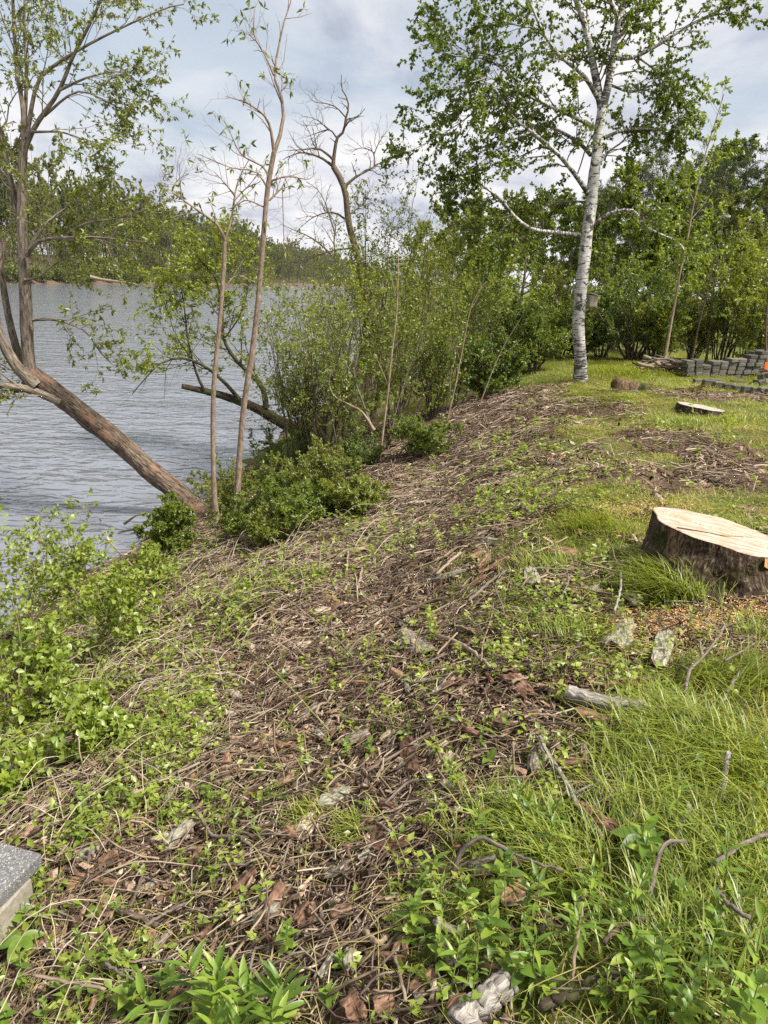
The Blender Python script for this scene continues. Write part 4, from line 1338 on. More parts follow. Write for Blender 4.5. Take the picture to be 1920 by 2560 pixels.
def stump(name, label, c, rtop, rbase, h, tilt, bark, cut, seed, flare=3, sides=72, notch=None, cutcol=True):
    """c: centre on the ground; tilt: slope of the cut face (dz/dx, dz/dy)"""
    rng = np.random.default_rng(seed)
    root = thing(name, c, label, 'stump')
    ph = np.arange(sides) / sides * 2 * np.pi
    lob = 1 + 0.05 * np.cos(ph * 2 + 0.6) + 0.03 * np.cos(ph * 5 + 1) + 0.025 * np.cos(ph * 9 + 2)
    root_l = np.maximum(0, np.cos(ph * flare + rng.uniform(0, 6))) ** 1.5
    top_off = tilt[0] * np.cos(ph) * rtop + tilt[1] * np.sin(ph) * rtop
    K = 26
    V = np.zeros((K, sides, 3)); B = np.zeros((K, sides, 3))
    for k in range(K):
        u = k / (K - 1)
        r = (rtop + (rbase - rtop) * (1 - u) ** 2.2) * lob * (1 + 0.22 * root_l * (1 - u) ** 2)
        z = -0.06 + (h + top_off + 0.06) * u
        g = fbm(ph * 7 + 3 * np.cos(ph), np.full(sides, u * h * 16), seed, 3) - 0.5
        g2 = vnoise(np.cos(ph) * 9 + 40, np.sin(ph) * 9 + u * h * 9, seed + 3) - 0.5
        r = r + (g * 0.075 + g2 * 0.06) * (1 - u ** 6) * rtop / 0.4
        V[k] = np.stack([r * np.cos(ph), r * np.sin(ph), z], 1)
        B[k] = np.stack([rtop * np.cos(ph), rtop * np.sin(ph), z], 1)
    i = np.arange(K - 1)[:, None] * sides
    j = np.arange(sides)[None]
    j2 = (j + 1) % sides
    Q = np.stack([i + j, i + j2, i + sides + j2, i + sides + j], -1).reshape(-1, 4)
    MB().add(V + c, [Q], 0.5, B).build('bark', BARK[bark], root)
    # cut face: rings inside the bark lip, the outermost 4 mm above
    mb = MB()
    rim = V[-1]
    rings = []
    ks = [1.0, 0.985, 0.9, 0.75, 0.6, 0.45, 0.3, 0.15]
    for q in ks:
        p = rim * [q, q, 1]
        p[:, 2] = h + tilt[0] * p[:, 0] + tilt[1] * p[:, 1] + (0.0 if q == 1 else 0.005) + 0.004 * (fbm(p[:, 0] * 14, p[:, 1] * 40, 8, 2) - 0.5) * (q < 0.95)
        rings.append(p)
    A = np.concatenate(rings + [np.array([[0, 0, h + 0.005]])])
    F = []
    for k in range(len(ks) - 1):
        a = k * sides
        F.append(np.stack([a + j[0], a + j2[0], a + sides + j2[0], a + sides + j[0]], -1))
    a = (len(ks) - 1) * sides
    T = np.stack([a + j[0], a + j2[0], np.full(sides, len(A) - 1)], -1)
    mb.add(A + c, [np.concatenate(F), T], 0.5, A * [1, 1, 0])
    mb.build('cut_face', cut, root, smooth_=False)
    return root, V, ph


DARKM = m_wood('dark_crack', (0.03, 0.018, 0.012), (0.07, 0.045, 0.03))
SC1 = hit(1815, 1502)
SC1 = SC1 + np.array([0.09, 0.40, 0]); SC1[2] = zf(SC1[0], SC1[1])
h1 = 0.25
TL = (-0.17, 0.02)
st1, V1, ph1 = stump('tree_stump', 'big freshly cut stump with pale tilted top and dark mossy bark', SC1, 0.385, 0.49, h1, TL, 'stump', CUT, 3)
def on_cut(x, y):
    return SC1 + np.array([x, y, h1 + TL[0] * x + TL[1] * y + 0.005])
# crack across the cut, a slot with raised splinter edge
Pc = smooth([on_cut(-0.33, -0.15), on_cut(-0.18, -0.12), on_cut(-0.04, -0.11), on_cut(0.10, -0.04), on_cut(0.2, 0.0)], 16)
MB().tubes(Pc, taper(0.007, 0.002, 16), 5).build('crack', DARKM, st1)
# split in the bark and a torn pale hinge of wood
i0 = int(np.argmin(np.abs(ph1 - (math.pi * 1.26))))
Ps = np.stack([V1[k, i0] * [1.0, 1.0, 1] + SC1 for k in range(14, 26)])
MB().tubes(Ps, taper(0.004, 0.011, 12), 5).build('bark_split', DARKM, st1)
sel = [k for k in range(72) if 4.95 < ph1[k] < 5.75]
Vt = np.stack([V1[-1][sel] * [1.012, 1.012, 1] - [0, 0, 0.004], V1[-1][sel] * [1.03, 1.03, 1] - np.array([0, 0, 1]) * (0.05 + 0.05 * RNG.random((len(sel), 1)))])
q = np.arange(len(sel) - 1)
MB().add(Vt + SC1, [np.stack([q, q + 1, q + 1 + len(sel), q + len(sel)], 1)], 0.5, Vt[..., [0, 1, 2]]).build('torn_wood', BARK['torn'], st1)
sel = [k for k in range(72) if 3.45 < ph1[k] < 3.8]
Vt = np.stack([V1[-1][sel] * [1.014, 1.014, 1] - [0, 0, 0.004], V1[-6][sel] * [1.02, 1.02, 1] - np.array([0, 0, 1]) * (0.03 * RNG.random((len(sel), 1))), V1[-13][sel] * [1.01, 1.01, 1]])
n_ = len(sel); q = np.arange(n_ - 1)
MB().add(Vt + SC1, [np.concatenate([np.stack([q, q + 1, q + 1 + n_, q + n_], 1), np.stack([q, q + 1, q + 1 + n_, q + n_], 1) + n_])], 0.5, Vt).build('bare_strip', BARK['rotten'], st1)

c2 = hit(1752, 1040) + np.array([0.05, 0.18, 0])
stump('tree_stump', 'low weathered stump with pale flat top in the lawn grass', c2, 0.30, 0.33, 0.10, (-0.11, 0.0), 'stump', m_wood('weathered_cut', (0.20, 0.17, 0.14), (0.46, 0.41, 0.35), (12, 50, 1)), 5)
c3 = hit(1575, 978) + np.array([0.0, 0.2, 0])
r3 = thing('rotten_stump', c3, 'broken rotten stump between the birch and the flat pale stump', 'stump')
for k, (dx, dy, r, h, tx) in enumerate([(-0.13, 0, 0.13, 0.19, 0.3), (0.10, 0.04, 0.12, 0.13, -0.4), (0.27, 0.0, 0.10, 0.10, -0.5), (0.02, 0.14, 0.14, 0.15, 0.0)]):
    P = np.stack([c3 + [dx, dy, -0.05], c3 + [dx, dy, h * 0.5], c3 + [dx + tx * 0.05, dy, h], c3 + [dx + tx * 0.06, dy, h + 0.012]])
    MB().tubes(P, np.array([r * 1.15, r, r * 0.8, 0.02]), 14, 0.5, 0.5).build('wood_chunk', BARK['rotten' if k != 2 else 'moss'], r3)

# ------------------------------------------------------------------ concrete blocks, the block stack, the stick pile
def m_concrete(name, a, b, agg=None, sc=60):
    m, t = material(name)
    p = t.n('ShaderNodeAttribute', attribute_name='bco').outputs['Vector']
    ri = t.n('ShaderNodeObjectInfo').outputs['Random']
    n1 = t.noise(p, sc, 5, 0.7)
    n2 = t.noise(p, 7, 4, 0.6)
    c = t.ramp(n1, [(0.3, a), (0.7, b)])
    c = t.mix(0.8, c, t.ramp(n2, [(0.3, (0.72, 0.71, 0.69)), (0.7, (1.15, 1.14, 1.1))]), 'MULTIPLY')
    c = t.mix(0.9, c, t.ramp(ri, [(0, (0.6, 0.58, 0.54)), (0.5, (0.95, 0.92, 0.86)), (1, (1.25, 1.2, 1.1))]), 'MULTIPLY')
    if agg:
        vo = t.n('ShaderNodeTexVoronoi'); vo.inputs['Scale'].default_value = 260
        t.l(p, vo.inputs['Vector'])
        wn = t.n('ShaderNodeSeparateColor'); t.l(vo.outputs['Color'], wn.inputs[0])
        c = t.mix(t.ramp(wn.outputs[0], [(0.62, (0,) * 3), (0.66, (1,) * 3)]), c, agg[0])
        c = t.mix(t.ramp(wn.outputs[1], [(0.86, (0,) * 3), (0.88, (1,) * 3)]), c, agg[1])
    principled(t, c, 0.93, n1, 0.8, 0.006, 0.2)
    return m


PAVER = m_concrete('grey_paver', (0.075, 0.072, 0.066), (0.175, 0.168, 0.152), sc=45)
CONC = m_concrete('pale_concrete', (0.20, 0.185, 0.155), (0.33, 0.31, 0.265), sc=45)
SLABM = m_concrete('exposed_slab', (0.09, 0.09, 0.095), (0.17, 0.17, 0.175), ((0.15, 0.15, 0.155), (0.34, 0.33, 0.31)))


def rotz(a):
    return np.array([[math.cos(a), -math.sin(a), 0], [math.sin(a), math.cos(a), 0], [0, 0, 1]])


def roty(a):
    return np.array([[math.cos(a), 0, math.sin(a)], [0, 1, 0], [-math.sin(a), 0, math.cos(a)]])


def rotx(a):
    return np.array([[1, 0, 0], [0, math.cos(a), -math.sin(a)], [0, math.sin(a), math.cos(a)]])


def block(c, s, R, label, group='grey concrete blocks by the wood edge', mat=None, name='concrete_block', bev=0.008, jit=0.003):
    o = MB().box((0, 0, 0), *s, None, 0.5, jit, bev).build(name, mat or PAVER, smooth_=False)
    M_ = Matrix([[*map(float, R[0]), c[0]], [*map(float, R[1]), c[1]], [*map(float, R[2]), c[2]], [0, 0, 0, 1]])
    o.matrix_world = M_
    return tag(o, label, 'block', group)


def block_stack():
    rng = np.random.default_rng(9)
    YS = hit(1712, 950)[1] + 0.6
    a = at(1706, 948, YS); b = at(1880, 952, YS + 0.3)
    a[2] = zf(a[0], a[1]); b[2] = zf(b[0], b[1])
    ax = b - a; L = np.linalg.norm(ax[:2]); th = math.atan2(ax[1], ax[0])
    bw = L / 9.4
    hgt = [4, 4, 3, 4, 4, 5, 5, 6, 7]
    bh = bw * 0.46
    for k, n in enumerate(hgt):
        u = (k + 0.5) / 9
        base = a + ax * u
        base[2] = float(zf(base[0], base[1]))
        lean = (k - 2) * 0.012
        for q in range(n):
            s = (bw * rng.uniform(0.94, 1.0), bw * 1.5, bh * rng.uniform(0.93, 0.99))
            c = base + [math.cos(th) * lean * q * 0.4, rng.normal() * 0.008, bh * (q + 0.5) - 0.01]
            R = rotz(th + rng.normal() * 0.04) @ roty(-0.03 - 0.01 * k + rng.normal() * 0.02)
            pos = 'topmost' if q == n - 1 else 'bottom' if q == 0 else ORD[q].strip() + ' up'
            block(c, s, R, f'grey block, {pos} in the {["first", "second", "third", "fourth", "fifth", "sixth", "seventh", "eighth", "last"][k]} column from the stick pile')
    # back row at the high end
    for q, (u, z, lb) in enumerate([(1.06, 4, 'lower'), (1.06, 5, 'upper'), (1.14, 5.2, 'outermost')]):
        c = a + ax * u + [0, 0.3, 0]; c[2] = zf(c[0], c[1]) + bh * (z + 0.5)
        block(c, (bw * 1.3, bw, bh), rotz(th + 0.2), f'{lb} weathered block behind the high end of the stack')
        if q != 1:
            for zz in range(int(z)):
                cc = c.copy(); cc[2] = zf(c[0], c[1]) + bh * (zz + 0.5)
                block(cc, (bw * 1.2, bw, bh), rotz(th + 0.15), f'{ORD[zz].strip() or "first"} block up in the {lb} column behind the high end of the stack')
    # front row of blocks laid along the soil
    pts = [(1745, 962), (1770, 965), (1795, 969), (1818, 974), (1842, 979), (1865, 981), (1888, 984), (1906, 986), (1926, 988)]
    for k, (px, py) in enumerate(pts):
        c = hit(px, py)
        s = (0.20 if k < 2 else 0.155, 0.13, 0.125)
        c[2] += 0.045
        block(c, s, rotz(th - 0.25 + rng.normal() * 0.08) @ rotx(rng.normal() * 0.05), f'{ORD[k] or "first "}block of the low front row by the soil, from the stick pile end', bev=0.014)
    for k, (px, py) in enumerate([(1842, 958), (1790, 955)]):
        c = hit(px, py); c[2] += 0.02
        block(c, (0.28, 0.1, 0.07), rotz(th + rng.normal() * 0.1), ['reddish-dusted flat block', 'flat long block'][k] + ' lying between the stack and the front row')
    for k, (px, py, z) in enumerate([(1893, 962, 0.02), (1905, 966, 0.03), (1918, 964, 0.02), (1899, 960, 0.11), (1912, 958, 0.13), (1925, 958, 0.08), (1905, 955, 0.2)]):
        c = hit(px, py); c[2] += z + 0.03
        block(c, (0.16, 0.11, 0.09), rotz(rng.uniform(0, 3)) @ rotx(rng.normal() * 0.5) @ roty(rng.normal() * 0.4), f'tumbled block, {ORD[k].strip() or "first"} in the loose heap by the orange flag')


block_stack()


def stick_pile():
    rng = np.random.default_rng(19)
    tones = ['grey', 'brown', 'tan', 'moss', 'rotten', 'brown']
    nm = {'grey': 'grey weathered', 'brown': 'dark brown', 'tan': 'pale tan', 'moss': 'blackish mossy', 'rotten': 'reddish rotten'}
    cnt = {}
    TP = []
    for i in range(46):
        px = rng.uniform(1605, 1712); py = rng.uniform(905, 930)
        Y = hit(1660, 935)[1] + rng.uniform(0.0, 1.2)
        c = at(px, py, Y)
        z0 = zf(c[0], c[1])
        c[2] = z0 + rng.uniform(0.03, 0.34) * (1 - abs(px - 1655) / 90)
        L = rng.uniform(0.35, 0.95)
        a = rng.normal() * 0.8
        d = np.array([math.cos(a), math.sin(a) * 0.6, rng.normal() * 0.16]) * L / 2
        r = rng.uniform(0.012, 0.036)
        K = 7
        P = smooth([c - d, c - d * 0.3 + rng.normal(size=3) * 0.02, c + d * 0.4 + rng.normal(size=3) * 0.02, c + d], K)
        P = np.vstack([P[:1] + (P[:1] - P[1:2]) * 0.01, P, P[-1:] + (P[-1:] - P[-2:-1]) * 0.01])
        R = np.r_[0.001, np.full(K, r), 0.001]
        t = tones[i % 6]
        k = cnt[t] = cnt.get(t, 0) + 1
        lng = 'long' if L > 0.65 else 'short'
        o = MB().tubes(P, R, 8, 0.5, 0.25).build('timber_piece', BARK[t], base=c)
        TP.append((c[0], lng, nm[t], o))
        tag(o, 'x', 'timber', 'broken timber of the stick pile at the wood edge')
    by = {}
    for x, lg, tone, o in sorted(TP, key=lambda q: q[0]):
        by[lg, tone] = by.get((lg, tone), 0) + 1
        o['label'] = f'{lg} {tone} timber, {ORD[by[lg, tone] - 1].strip() or "first"} such from the birch end of the stick pile'


stick_pile()

# marker flag
b = hit(1902, 962)
fl = thing('marker_flag', b, 'small orange marker flag on a wire by the block heap', 'flag')
MB().tubes(np.stack([b, b + [0.005, 0, 0.2], b + [0.0, 0, 0.44]]), np.full(3, 0.003), 5).build('wire', BARK['grey'], fl)
om, t = material('orange_plastic'); principled(t, (0.85, 0.18, 0.035), 0.5)
P = []
for v in range(4):
    for u in range(5):
        P.append(b + [0.0 + 0.028 * u * (1 - 0.22 * v / 3), 0.012 * math.sin(u * 1.6 + v), 0.44 - 0.045 * v - 0.006 * u])
i = (np.arange(3)[:, None] * 5 + np.arange(4)[None]).reshape(-1, 1)
MB().add(P, [np.concatenate([i, i + 1, i + 6, i + 5], 1)]).build('flag_sheet', om, fl)

# concrete step at the near edge
def step():
    s = at(96, 2128, 1)   # direction only
    cor = {}
    def onz(px, py, z):
        d = ray(px, py); return EYEV + d * ((z - EYE) / d[2])
    zt = -0.2
    while zt > -1.2 and zt - float(zf(*onz(106, 2133, zt)[:2])) > 0.21:
        zt -= 0.01
    A = onz(106, 2133, zt); Bk = onz(-60, 2085, zt); Cn = onz(-40, 2290, zt)
    ex = norm(A - Bk); ey = np.array([-ex[1], ex[0], 0])
    Lx, Ly = 0.95, 0.60
    R = np.stack([ex, ey, [0, 0, 1]], 1)
    # slab: its far right corner at A
    c = A - ex * Lx / 2 - ey * Ly / 2 + np.array([0, 0, -0.03])
    o = MB().box((0, 0, 0), Lx, Ly, 0.06, None, 0.5, 0.002, 0.007).build('concrete_slab', SLABM, smooth_=False)
    o.matrix_world = Matrix([[*map(float, R[0]), c[0]], [*map(float, R[1]), c[1]], [*map(float, R[2]), c[2]], [0, 0, 0, 1]])
    tag(o, 'grey exposed-aggregate concrete slab lying on pale blocks at the near edge', 'slab')
    names = ['pale concrete block under the slab corner, chipped on top', 'whitish concrete block under the near side of the slab']
    for k, (u, v, sx, sy, sz, dz) in enumerate([(-0.095, -0.16, 0.20, 0.19, 0.26, 0.0), (-0.33, -0.40, 0.27, 0.34, 0.30, -0.006)]):
        cc = A + ex * u + ey * v + np.array([0, 0, -0.062 - sz / 2 + dz])
        b_ = block(cc, (sx, sy, sz), R @ rotz(0.05 * (1 - k)), names[k], None, CONC, bev=0.012, jit=0.004)
    return A


SLABC = step()

# ------------------------------------------------------------------ litter on the slope: individual bark pieces and sticks
LAND = [('the big fresh stump', SC1), ('the flat pale stump', c2), ('the rotten stump', c3), ('the concrete slab', SLABC), ('the birch', birch_base),
        ('the root tangle', hit(480, 1330)), ('the curved grey log', hit(1500, 1790)), ('the forked grey branch', hit(1700, 1780)), ('the rough log at the near edge', hit(1230, 2520)),
        ('the snapped tan sapling', hit(940, 1225)), ('the slim sapling pair', hit(570, 1310)), ('the lime vine bush', hit(150, 1700)), ('the peeling stick', hit(1440, 2010))]
PIECES = {}


def note(o, tone, what, p):
    d = [np.linalg.norm(p[:2] - L[1][:2]) for L in LAND]
    k = int(np.argmin(d))
    PIECES.setdefault((tone, what, LAND[k][0]), []).append((d[k], o))


def name_pieces():
    for (tone, what, lm), v in PIECES.items():
        v.sort(key=lambda q: q[0])
        for i, (d, o) in enumerate(v):
            if len(v) == 1:
                o['label'] = f'{tone} {what}, the only such by {lm}'
            else:
                o['label'] = f'{tone} {what}, {ORD[min(i, 29)]}nearest to {lm}' if i else f'{tone} {what} nearest to {lm}'


def frame_on_ground(p, yaw, roll=0.0, pitch=0.0):
    e = 0.08
    gx = (zf(p[0] + e, p[1]) - zf(p[0] - e, p[1])) / (2 * e)
    gy = (zf(p[0], p[1] + e) - zf(p[0], p[1] - e)) / (2 * e)
    n = norm(np.array([-gx, -gy, 1.0]))
    d = np.array([math.cos(yaw), math.sin(yaw), 0]); d = norm(d - n * (d @ n))
    R = np.stack([d, np.cross(n, d), n], 1)
    return R @ roty(pitch) @ rotx(roll)


def slab_mesh(rng, L, Wd, th, curve, tones, nx=9, ny=6):
    """a curved piece of bark with ragged ends: outer skin, inner side and rim"""
    u = np.linspace(-1, 1, nx); v = np.linspace(-1, 1, ny)
    U, Vv = np.meshgrid(u, v, indexing='ij')
    end = 0.5 * L * (1 + 0.22 * (vnoise(v * 3 + rng.uniform(0, 99), v * 0, 4) - 0.5)[None] * np.abs(U) ** 2 * 2)
    side = 0.5 * Wd * (1 + 0.35 * (vnoise(u * 2.5 + rng.uniform(0, 99), u * 0, 5) - 0.5)[:, None]) * (1 - 0.25 * np.abs(U) ** 3)
    X = U * end; Y = Vv * side
    Z = -curve * Wd * Vv ** 2 + 0.05 * L * rng.normal() * U ** 2 + 0.02 * (vnoise(X * 25 + 9, Y * 40, 6) - 0.5)
    top = np.stack([X, Y, Z + th / 2 + th * 0.6 * (vnoise(X * 60, Y * 90, 2) - 0.5)], -1).reshape(-1, 3)
    bot = np.stack([X, Y, Z - th / 2], -1).reshape(-1, 3)
    i = (np.arange(nx - 1)[:, None] * ny + np.arange(ny - 1)[None]).reshape(-1, 1)
    Q = np.concatenate([i, i + ny, i + ny + 1, i + 1], 1)
    n = nx * ny
    edge = [k * ny for k in range(nx)] + [(nx - 1) * ny + k for k in range(1, ny)] + [k * ny + ny - 1 for k in range(nx - 2, -1, -1)] + [k for k in range(ny - 2, 0, -1)]
    e = np.array(edge); e2 = np.roll(e, -1)
    m = MB()
    m.add(np.concatenate([top, bot]), [Q, Q[:, ::-1] + n, np.stack([e, e + n, e2 + n, e2], 1)],
          np.r_[np.clip(tones[0] + rng.normal(size=n) * 0.05, 0, 1), np.clip(tones[1] + rng.normal(size=n) * 0.05, 0, 1)],
          np.concatenate([top[:, [1, 2, 0]], bot[:, [1, 2, 0]]]) + rng.uniform(0, 30))
    return m


BT = {'grey lichen-flecked': (0.83, 0.35), 'orange-brown inner-side-up': (0.42, 0.8), 'dark brown': (0.14, 0.3), 'reddish brown': (0.30, 0.5), 'pale tan': (0.97, 0.9), 'grey-brown': (0.70, 0.4)}


def bark_piece(p, yaw, L, Wd, tone, rng, lift=0.0, roll=0.0, pitch=0.0, what=None, name='bark_piece', label=None):
    m = slab_mesh(rng, L, Wd, rng.uniform(0.010, 0.018), rng.uniform(0.05, 0.22), BT[tone])
    o = m.build(name, BARKSLAB, base=(0, 0, 0), smooth_=False)
    R = frame_on_ground(p, yaw, roll, pitch)
    q = p + np.array([0, 0, 0.04 + lift])
    o.matrix_world = Matrix([[*map(float, R[0]), q[0]], [*map(float, R[1]), q[1]], [*map(float, R[2]), q[2]], [0, 0, 0, 1]])
    tag(o, label, 'bark', 'pieces of bark strewn on the bank')
    if label is None:
        sz = 'long' if L / Wd > 3 else 'broad' if Wd > 0.09 else 'small'
        note(o, f'{sz} {tone}', what or 'bark piece', p)
    return o


def px_piece(px0, py0, px1, py1, wpx, tone, label, rng, lift=0.0, roll=0.0):
    a, b = hit(px0, py0), hit(px1, py1)
    c = (a + b) / 2
    c[2] = zf(c[0], c[1])
    L = np.linalg.norm(b - a)
    dist = np.linalg.norm(c - EYEV)
    bark_piece(c, math.atan2(b[1] - a[1], b[0] - a[0]), max(L, 0.05), wpx * dist / FOC * 1.25, tone, rng, lift, roll, 0, label=label)


rb = np.random.default_rng(31)
for a in [
    (1625, 1480, 1565, 1520, 42, 'grey lichen-flecked', 'grey lichen-covered bark slab under the stump side grass tuft'),
    (1570, 1560, 1525, 1635, 50, 'grey lichen-flecked', 'broad lichen-green bark slab lying below the stick crossing, near the big stump'),
    (1668, 1585, 1640, 1690, 36, 'grey lichen-flecked', 'grey lichen slab standing out in the grass in front of the big stump'),
    (1320, 1440, 1335, 1490, 28, 'grey lichen-flecked', 'small pale lichen bark chunk by the grass edge of the slope'),
    (1500, 1740, 1600, 1720, 16, 'reddish brown', 'red-brown bark strip behind the curved grey log'),
    (1440, 1800, 1520, 1830, 32, 'orange-brown inner-side-up', 'orange-brown bark slab tucked under the curved grey log'),
    (1525, 1815, 1570, 1840, 20, 'orange-brown inner-side-up', 'small orange bark flake under the middle of the curved grey log'),
    (1265, 1705, 1320, 1760, 34, 'reddish brown', 'curved red-brown bark in the bare hollow of the slope'),
    (1110, 1725, 1180, 1730, 20, 'reddish brown', 'dark red bark piece on the slope above the small green seedlings'),
    (1005, 1610, 1070, 1650, 46, 'grey-brown', 'broad ridged grey bark plate in the middle of the slope'),
    (810, 1500, 850, 1535, 28, 'orange-brown inner-side-up', 'upturned orange-tan bark flake in the middle of the slope'),
    (820, 1465, 870, 1475, 12, 'pale tan', 'pale curled bark strip just above the upturned flake'),
    (400, 1775, 410, 1815, 18, 'reddish brown', 'reddish square bark chunk on the left slope among vines'),
    (550, 1745, 605, 1760, 15, 'pale tan', 'tan wood splinter by the vines on the slope'),
    (740, 2110, 800, 2030, 45, 'pale tan', 'long pale stripped wood slab in the middle foreground'),
    (800, 2030, 870, 2000, 38, 'grey lichen-flecked', 'lichen-crusted bark end above the pale stripped wood slab'),
    (890, 1945, 950, 1880, 36, 'dark brown', 'long dark brown bark slab in the centre of the foreground'),
    (870, 1870, 920, 1850, 30, 'grey-brown', 'grey-brown bark piece above the long dark slab'),
    (1010, 1880, 1035, 1970, 32, 'dark brown', 'dark bark slab standing on edge among grass blades'),
    (940, 2145, 1020, 2130, 36, 'dark brown', 'brown mossy bark chunk with a splintered pale edge'),
    (665, 2300, 700, 2240, 32, 'reddish brown', 'dark reddish bark slab beside the bright leafy plants'),
    (740, 2340, 775, 2290, 40, 'reddish brown', 'broad pinkish-brown bark slab on the near soil'),
    (820, 2290, 870, 2260, 34, 'pale tan', 'fibrous pale torn wood chunk in the near soil'),
    (830, 2310, 880, 2300, 26, 'orange-brown inner-side-up', 'orange bark chunk under the fibrous torn wood'),
    (85, 2060, 165, 1985, 40, 'pale tan', 'long weathered tan wood slab up from the concrete slab'),
    (215, 1945, 290, 1900, 26, 'orange-brown inner-side-up', 'orange-tinted rotten wood strip near the vines at the near slope'),
    (300, 2085, 370, 2060, 34, 'reddish brown', 'dark red curled bark over a hollow to the side of the slab'),
    (230, 2125, 300, 2100, 36, 'reddish brown', 'broken reddish bark beside the concrete slab grass'),
    (410, 2140, 490, 2050, 26, 'grey lichen-flecked', 'long grey-green bark slab with a brown edge near the concrete slab'),
    (190, 2170, 250, 2140, 26, 'grey lichen-flecked', 'grey ridged bark running out from the slab corner'),
    (170, 2240, 240, 2205, 28, 'orange-brown inner-side-up', 'orange-edged bark piece beside the pale block'),
    (5, 2440, 95, 2380, 45, 'dark brown', 'dark rotten log piece at the near edge below the slab'),
    (1240, 2280, 1310, 2240, 42, 'orange-brown inner-side-up', 'orange-brown bark slab between the green plants'),
    (1330, 1950, 1350, 1890, 34, 'grey-brown', 'pinkish-grey bark chunk at the top of the peeling stick'),
    (1370, 1925, 1460, 1935, 18, 'orange-brown inner-side-up', 'orange bark strip beside the peeling stick top'),
    (860, 2560, 900, 2530, 60, 'reddish brown', 'broad brown bark slab half cut by the near edge'),
    (930, 2545, 985, 2530, 40, 'orange-brown inner-side-up', 'crumpled orange dead leaf-like bark flake at the near edge'),
    (1120, 2560, 1165, 2530, 40, 'orange-brown inner-side-up', 'tan curled bark flake beside the rough log'),
    (1170, 2200, 1240, 2180, 30, 'grey-brown', 'grey bark chunk half buried in the plants'),
    (1020, 1270, 1140, 1245, 14, 'pale tan', 'long pale weathered plank-like splinter high on the slope'),
    (1195, 1360, 1240, 1370, 18, 'grey lichen-flecked', 'whitish lichen bark flake high on the slope'),
    (1060, 1470, 1170, 1440, 14, 'grey lichen-flecked', 'long pale grey wood slab on the upper slope'),
    (1420, 1500, 1450, 1492, 18, 'orange-brown inner-side-up', 'small orange bark chip in the stump grass'),
    (1470, 1500, 1495, 1480, 22, 'grey-brown', 'brown bark chip under the crossing sticks by the stump'),
    (940, 2030, 1000, 2050, 16, 'reddish brown', 'thin reddish bark strip among the near seedlings'),
]:
    px_piece(*a[:5], a[5], a[6], rb, 0.005)
# further pieces scattered over the mulch
tones = list(BT)
n = 0
while n < 190:
    px, py = rb.uniform(100, 1500), rb.uniform(1200, 2540)
    p = hit(px, py)
    d = float(p[0] - crest(p[1]))
    if p[2] < WATER_Z + 0.15 or d > 0.3 or (d > -0.2 and rb.random() < 0.7):
        continue
    dist = np.linalg.norm(p - EYEV)
    L = rb.uniform(18, 70) * dist / FOC
    bark_piece(p, rb.uniform(0, 6.28), L, L * rb.uniform(0.22, 0.55), tones[int(rb.choice(6, p=[0.16, 0.24, 0.2, 0.2, 0.1, 0.1]))], rb, 0.0, rb.normal() * 0.3, rb.normal() * 0.15)
    n += 1


# sticks
def stick(pts, r0, r1, bark, label=None, tone=None, K=14, name='fallen_stick', rng=rb, rough=0.35, sides=7, forks=(), cat='stick'):
    """pts 3D; forks: list of (points, r0, r1) belonging to the same branch"""
    def one(m, pts, r0, r1, K):
        P = smooth(pts, K)
        P[1:-1] += rng.normal(size=(K - 2, 3)) * min(r0 * 0.22, 0.0025)
        r0, r1 = r0 * 0.72, r1 * 0.72
        P = np.vstack([P[:1] + (P[:1] - P[1:2]) * 0.02, P, P[-1:] + (P[-1:] - P[-2:-1]) * 0.02])
        m.tubes(P, np.r_[0.0008, taper(r0, r1, K), 0.0008], sides, 0.5, rough)
    m = MB()
    one(m, pts, r0, r1, K)
    base = np.mean(np.asarray(pts), 0)
    if forks:
        root = thing(name, base, label, cat, 'sticks and branches strewn on the bank')
        m.build('main_stem', BARK[bark], root)
        for f in forks:
            m2 = MB(); one(m2, f[0], f[1], f[2], 9)
            m2.build('side_branch', BARK[bark], root)
        return root
    o = m.build(name, BARK[bark], base=base)
    tag(o, label, cat, 'sticks and branches strewn on the bank')
    if label is None:
        L = np.linalg.norm(np.asarray(pts[-1]) - np.asarray(pts[0]))
        note(o, ('long ' if L > 0.55 else 'short ') + tone, 'stick', base)
    return o


def gpts(pix, lift=0.03, end=None):
    out = []
    for k, (px, py) in enumerate(pix):
        p = hit(px, py)
        l = (lift + 0.02) if np.isscalar(lift) else lift[k] * 0.7 + 0.02
        out.append(p + [0, 0, l])
    return out


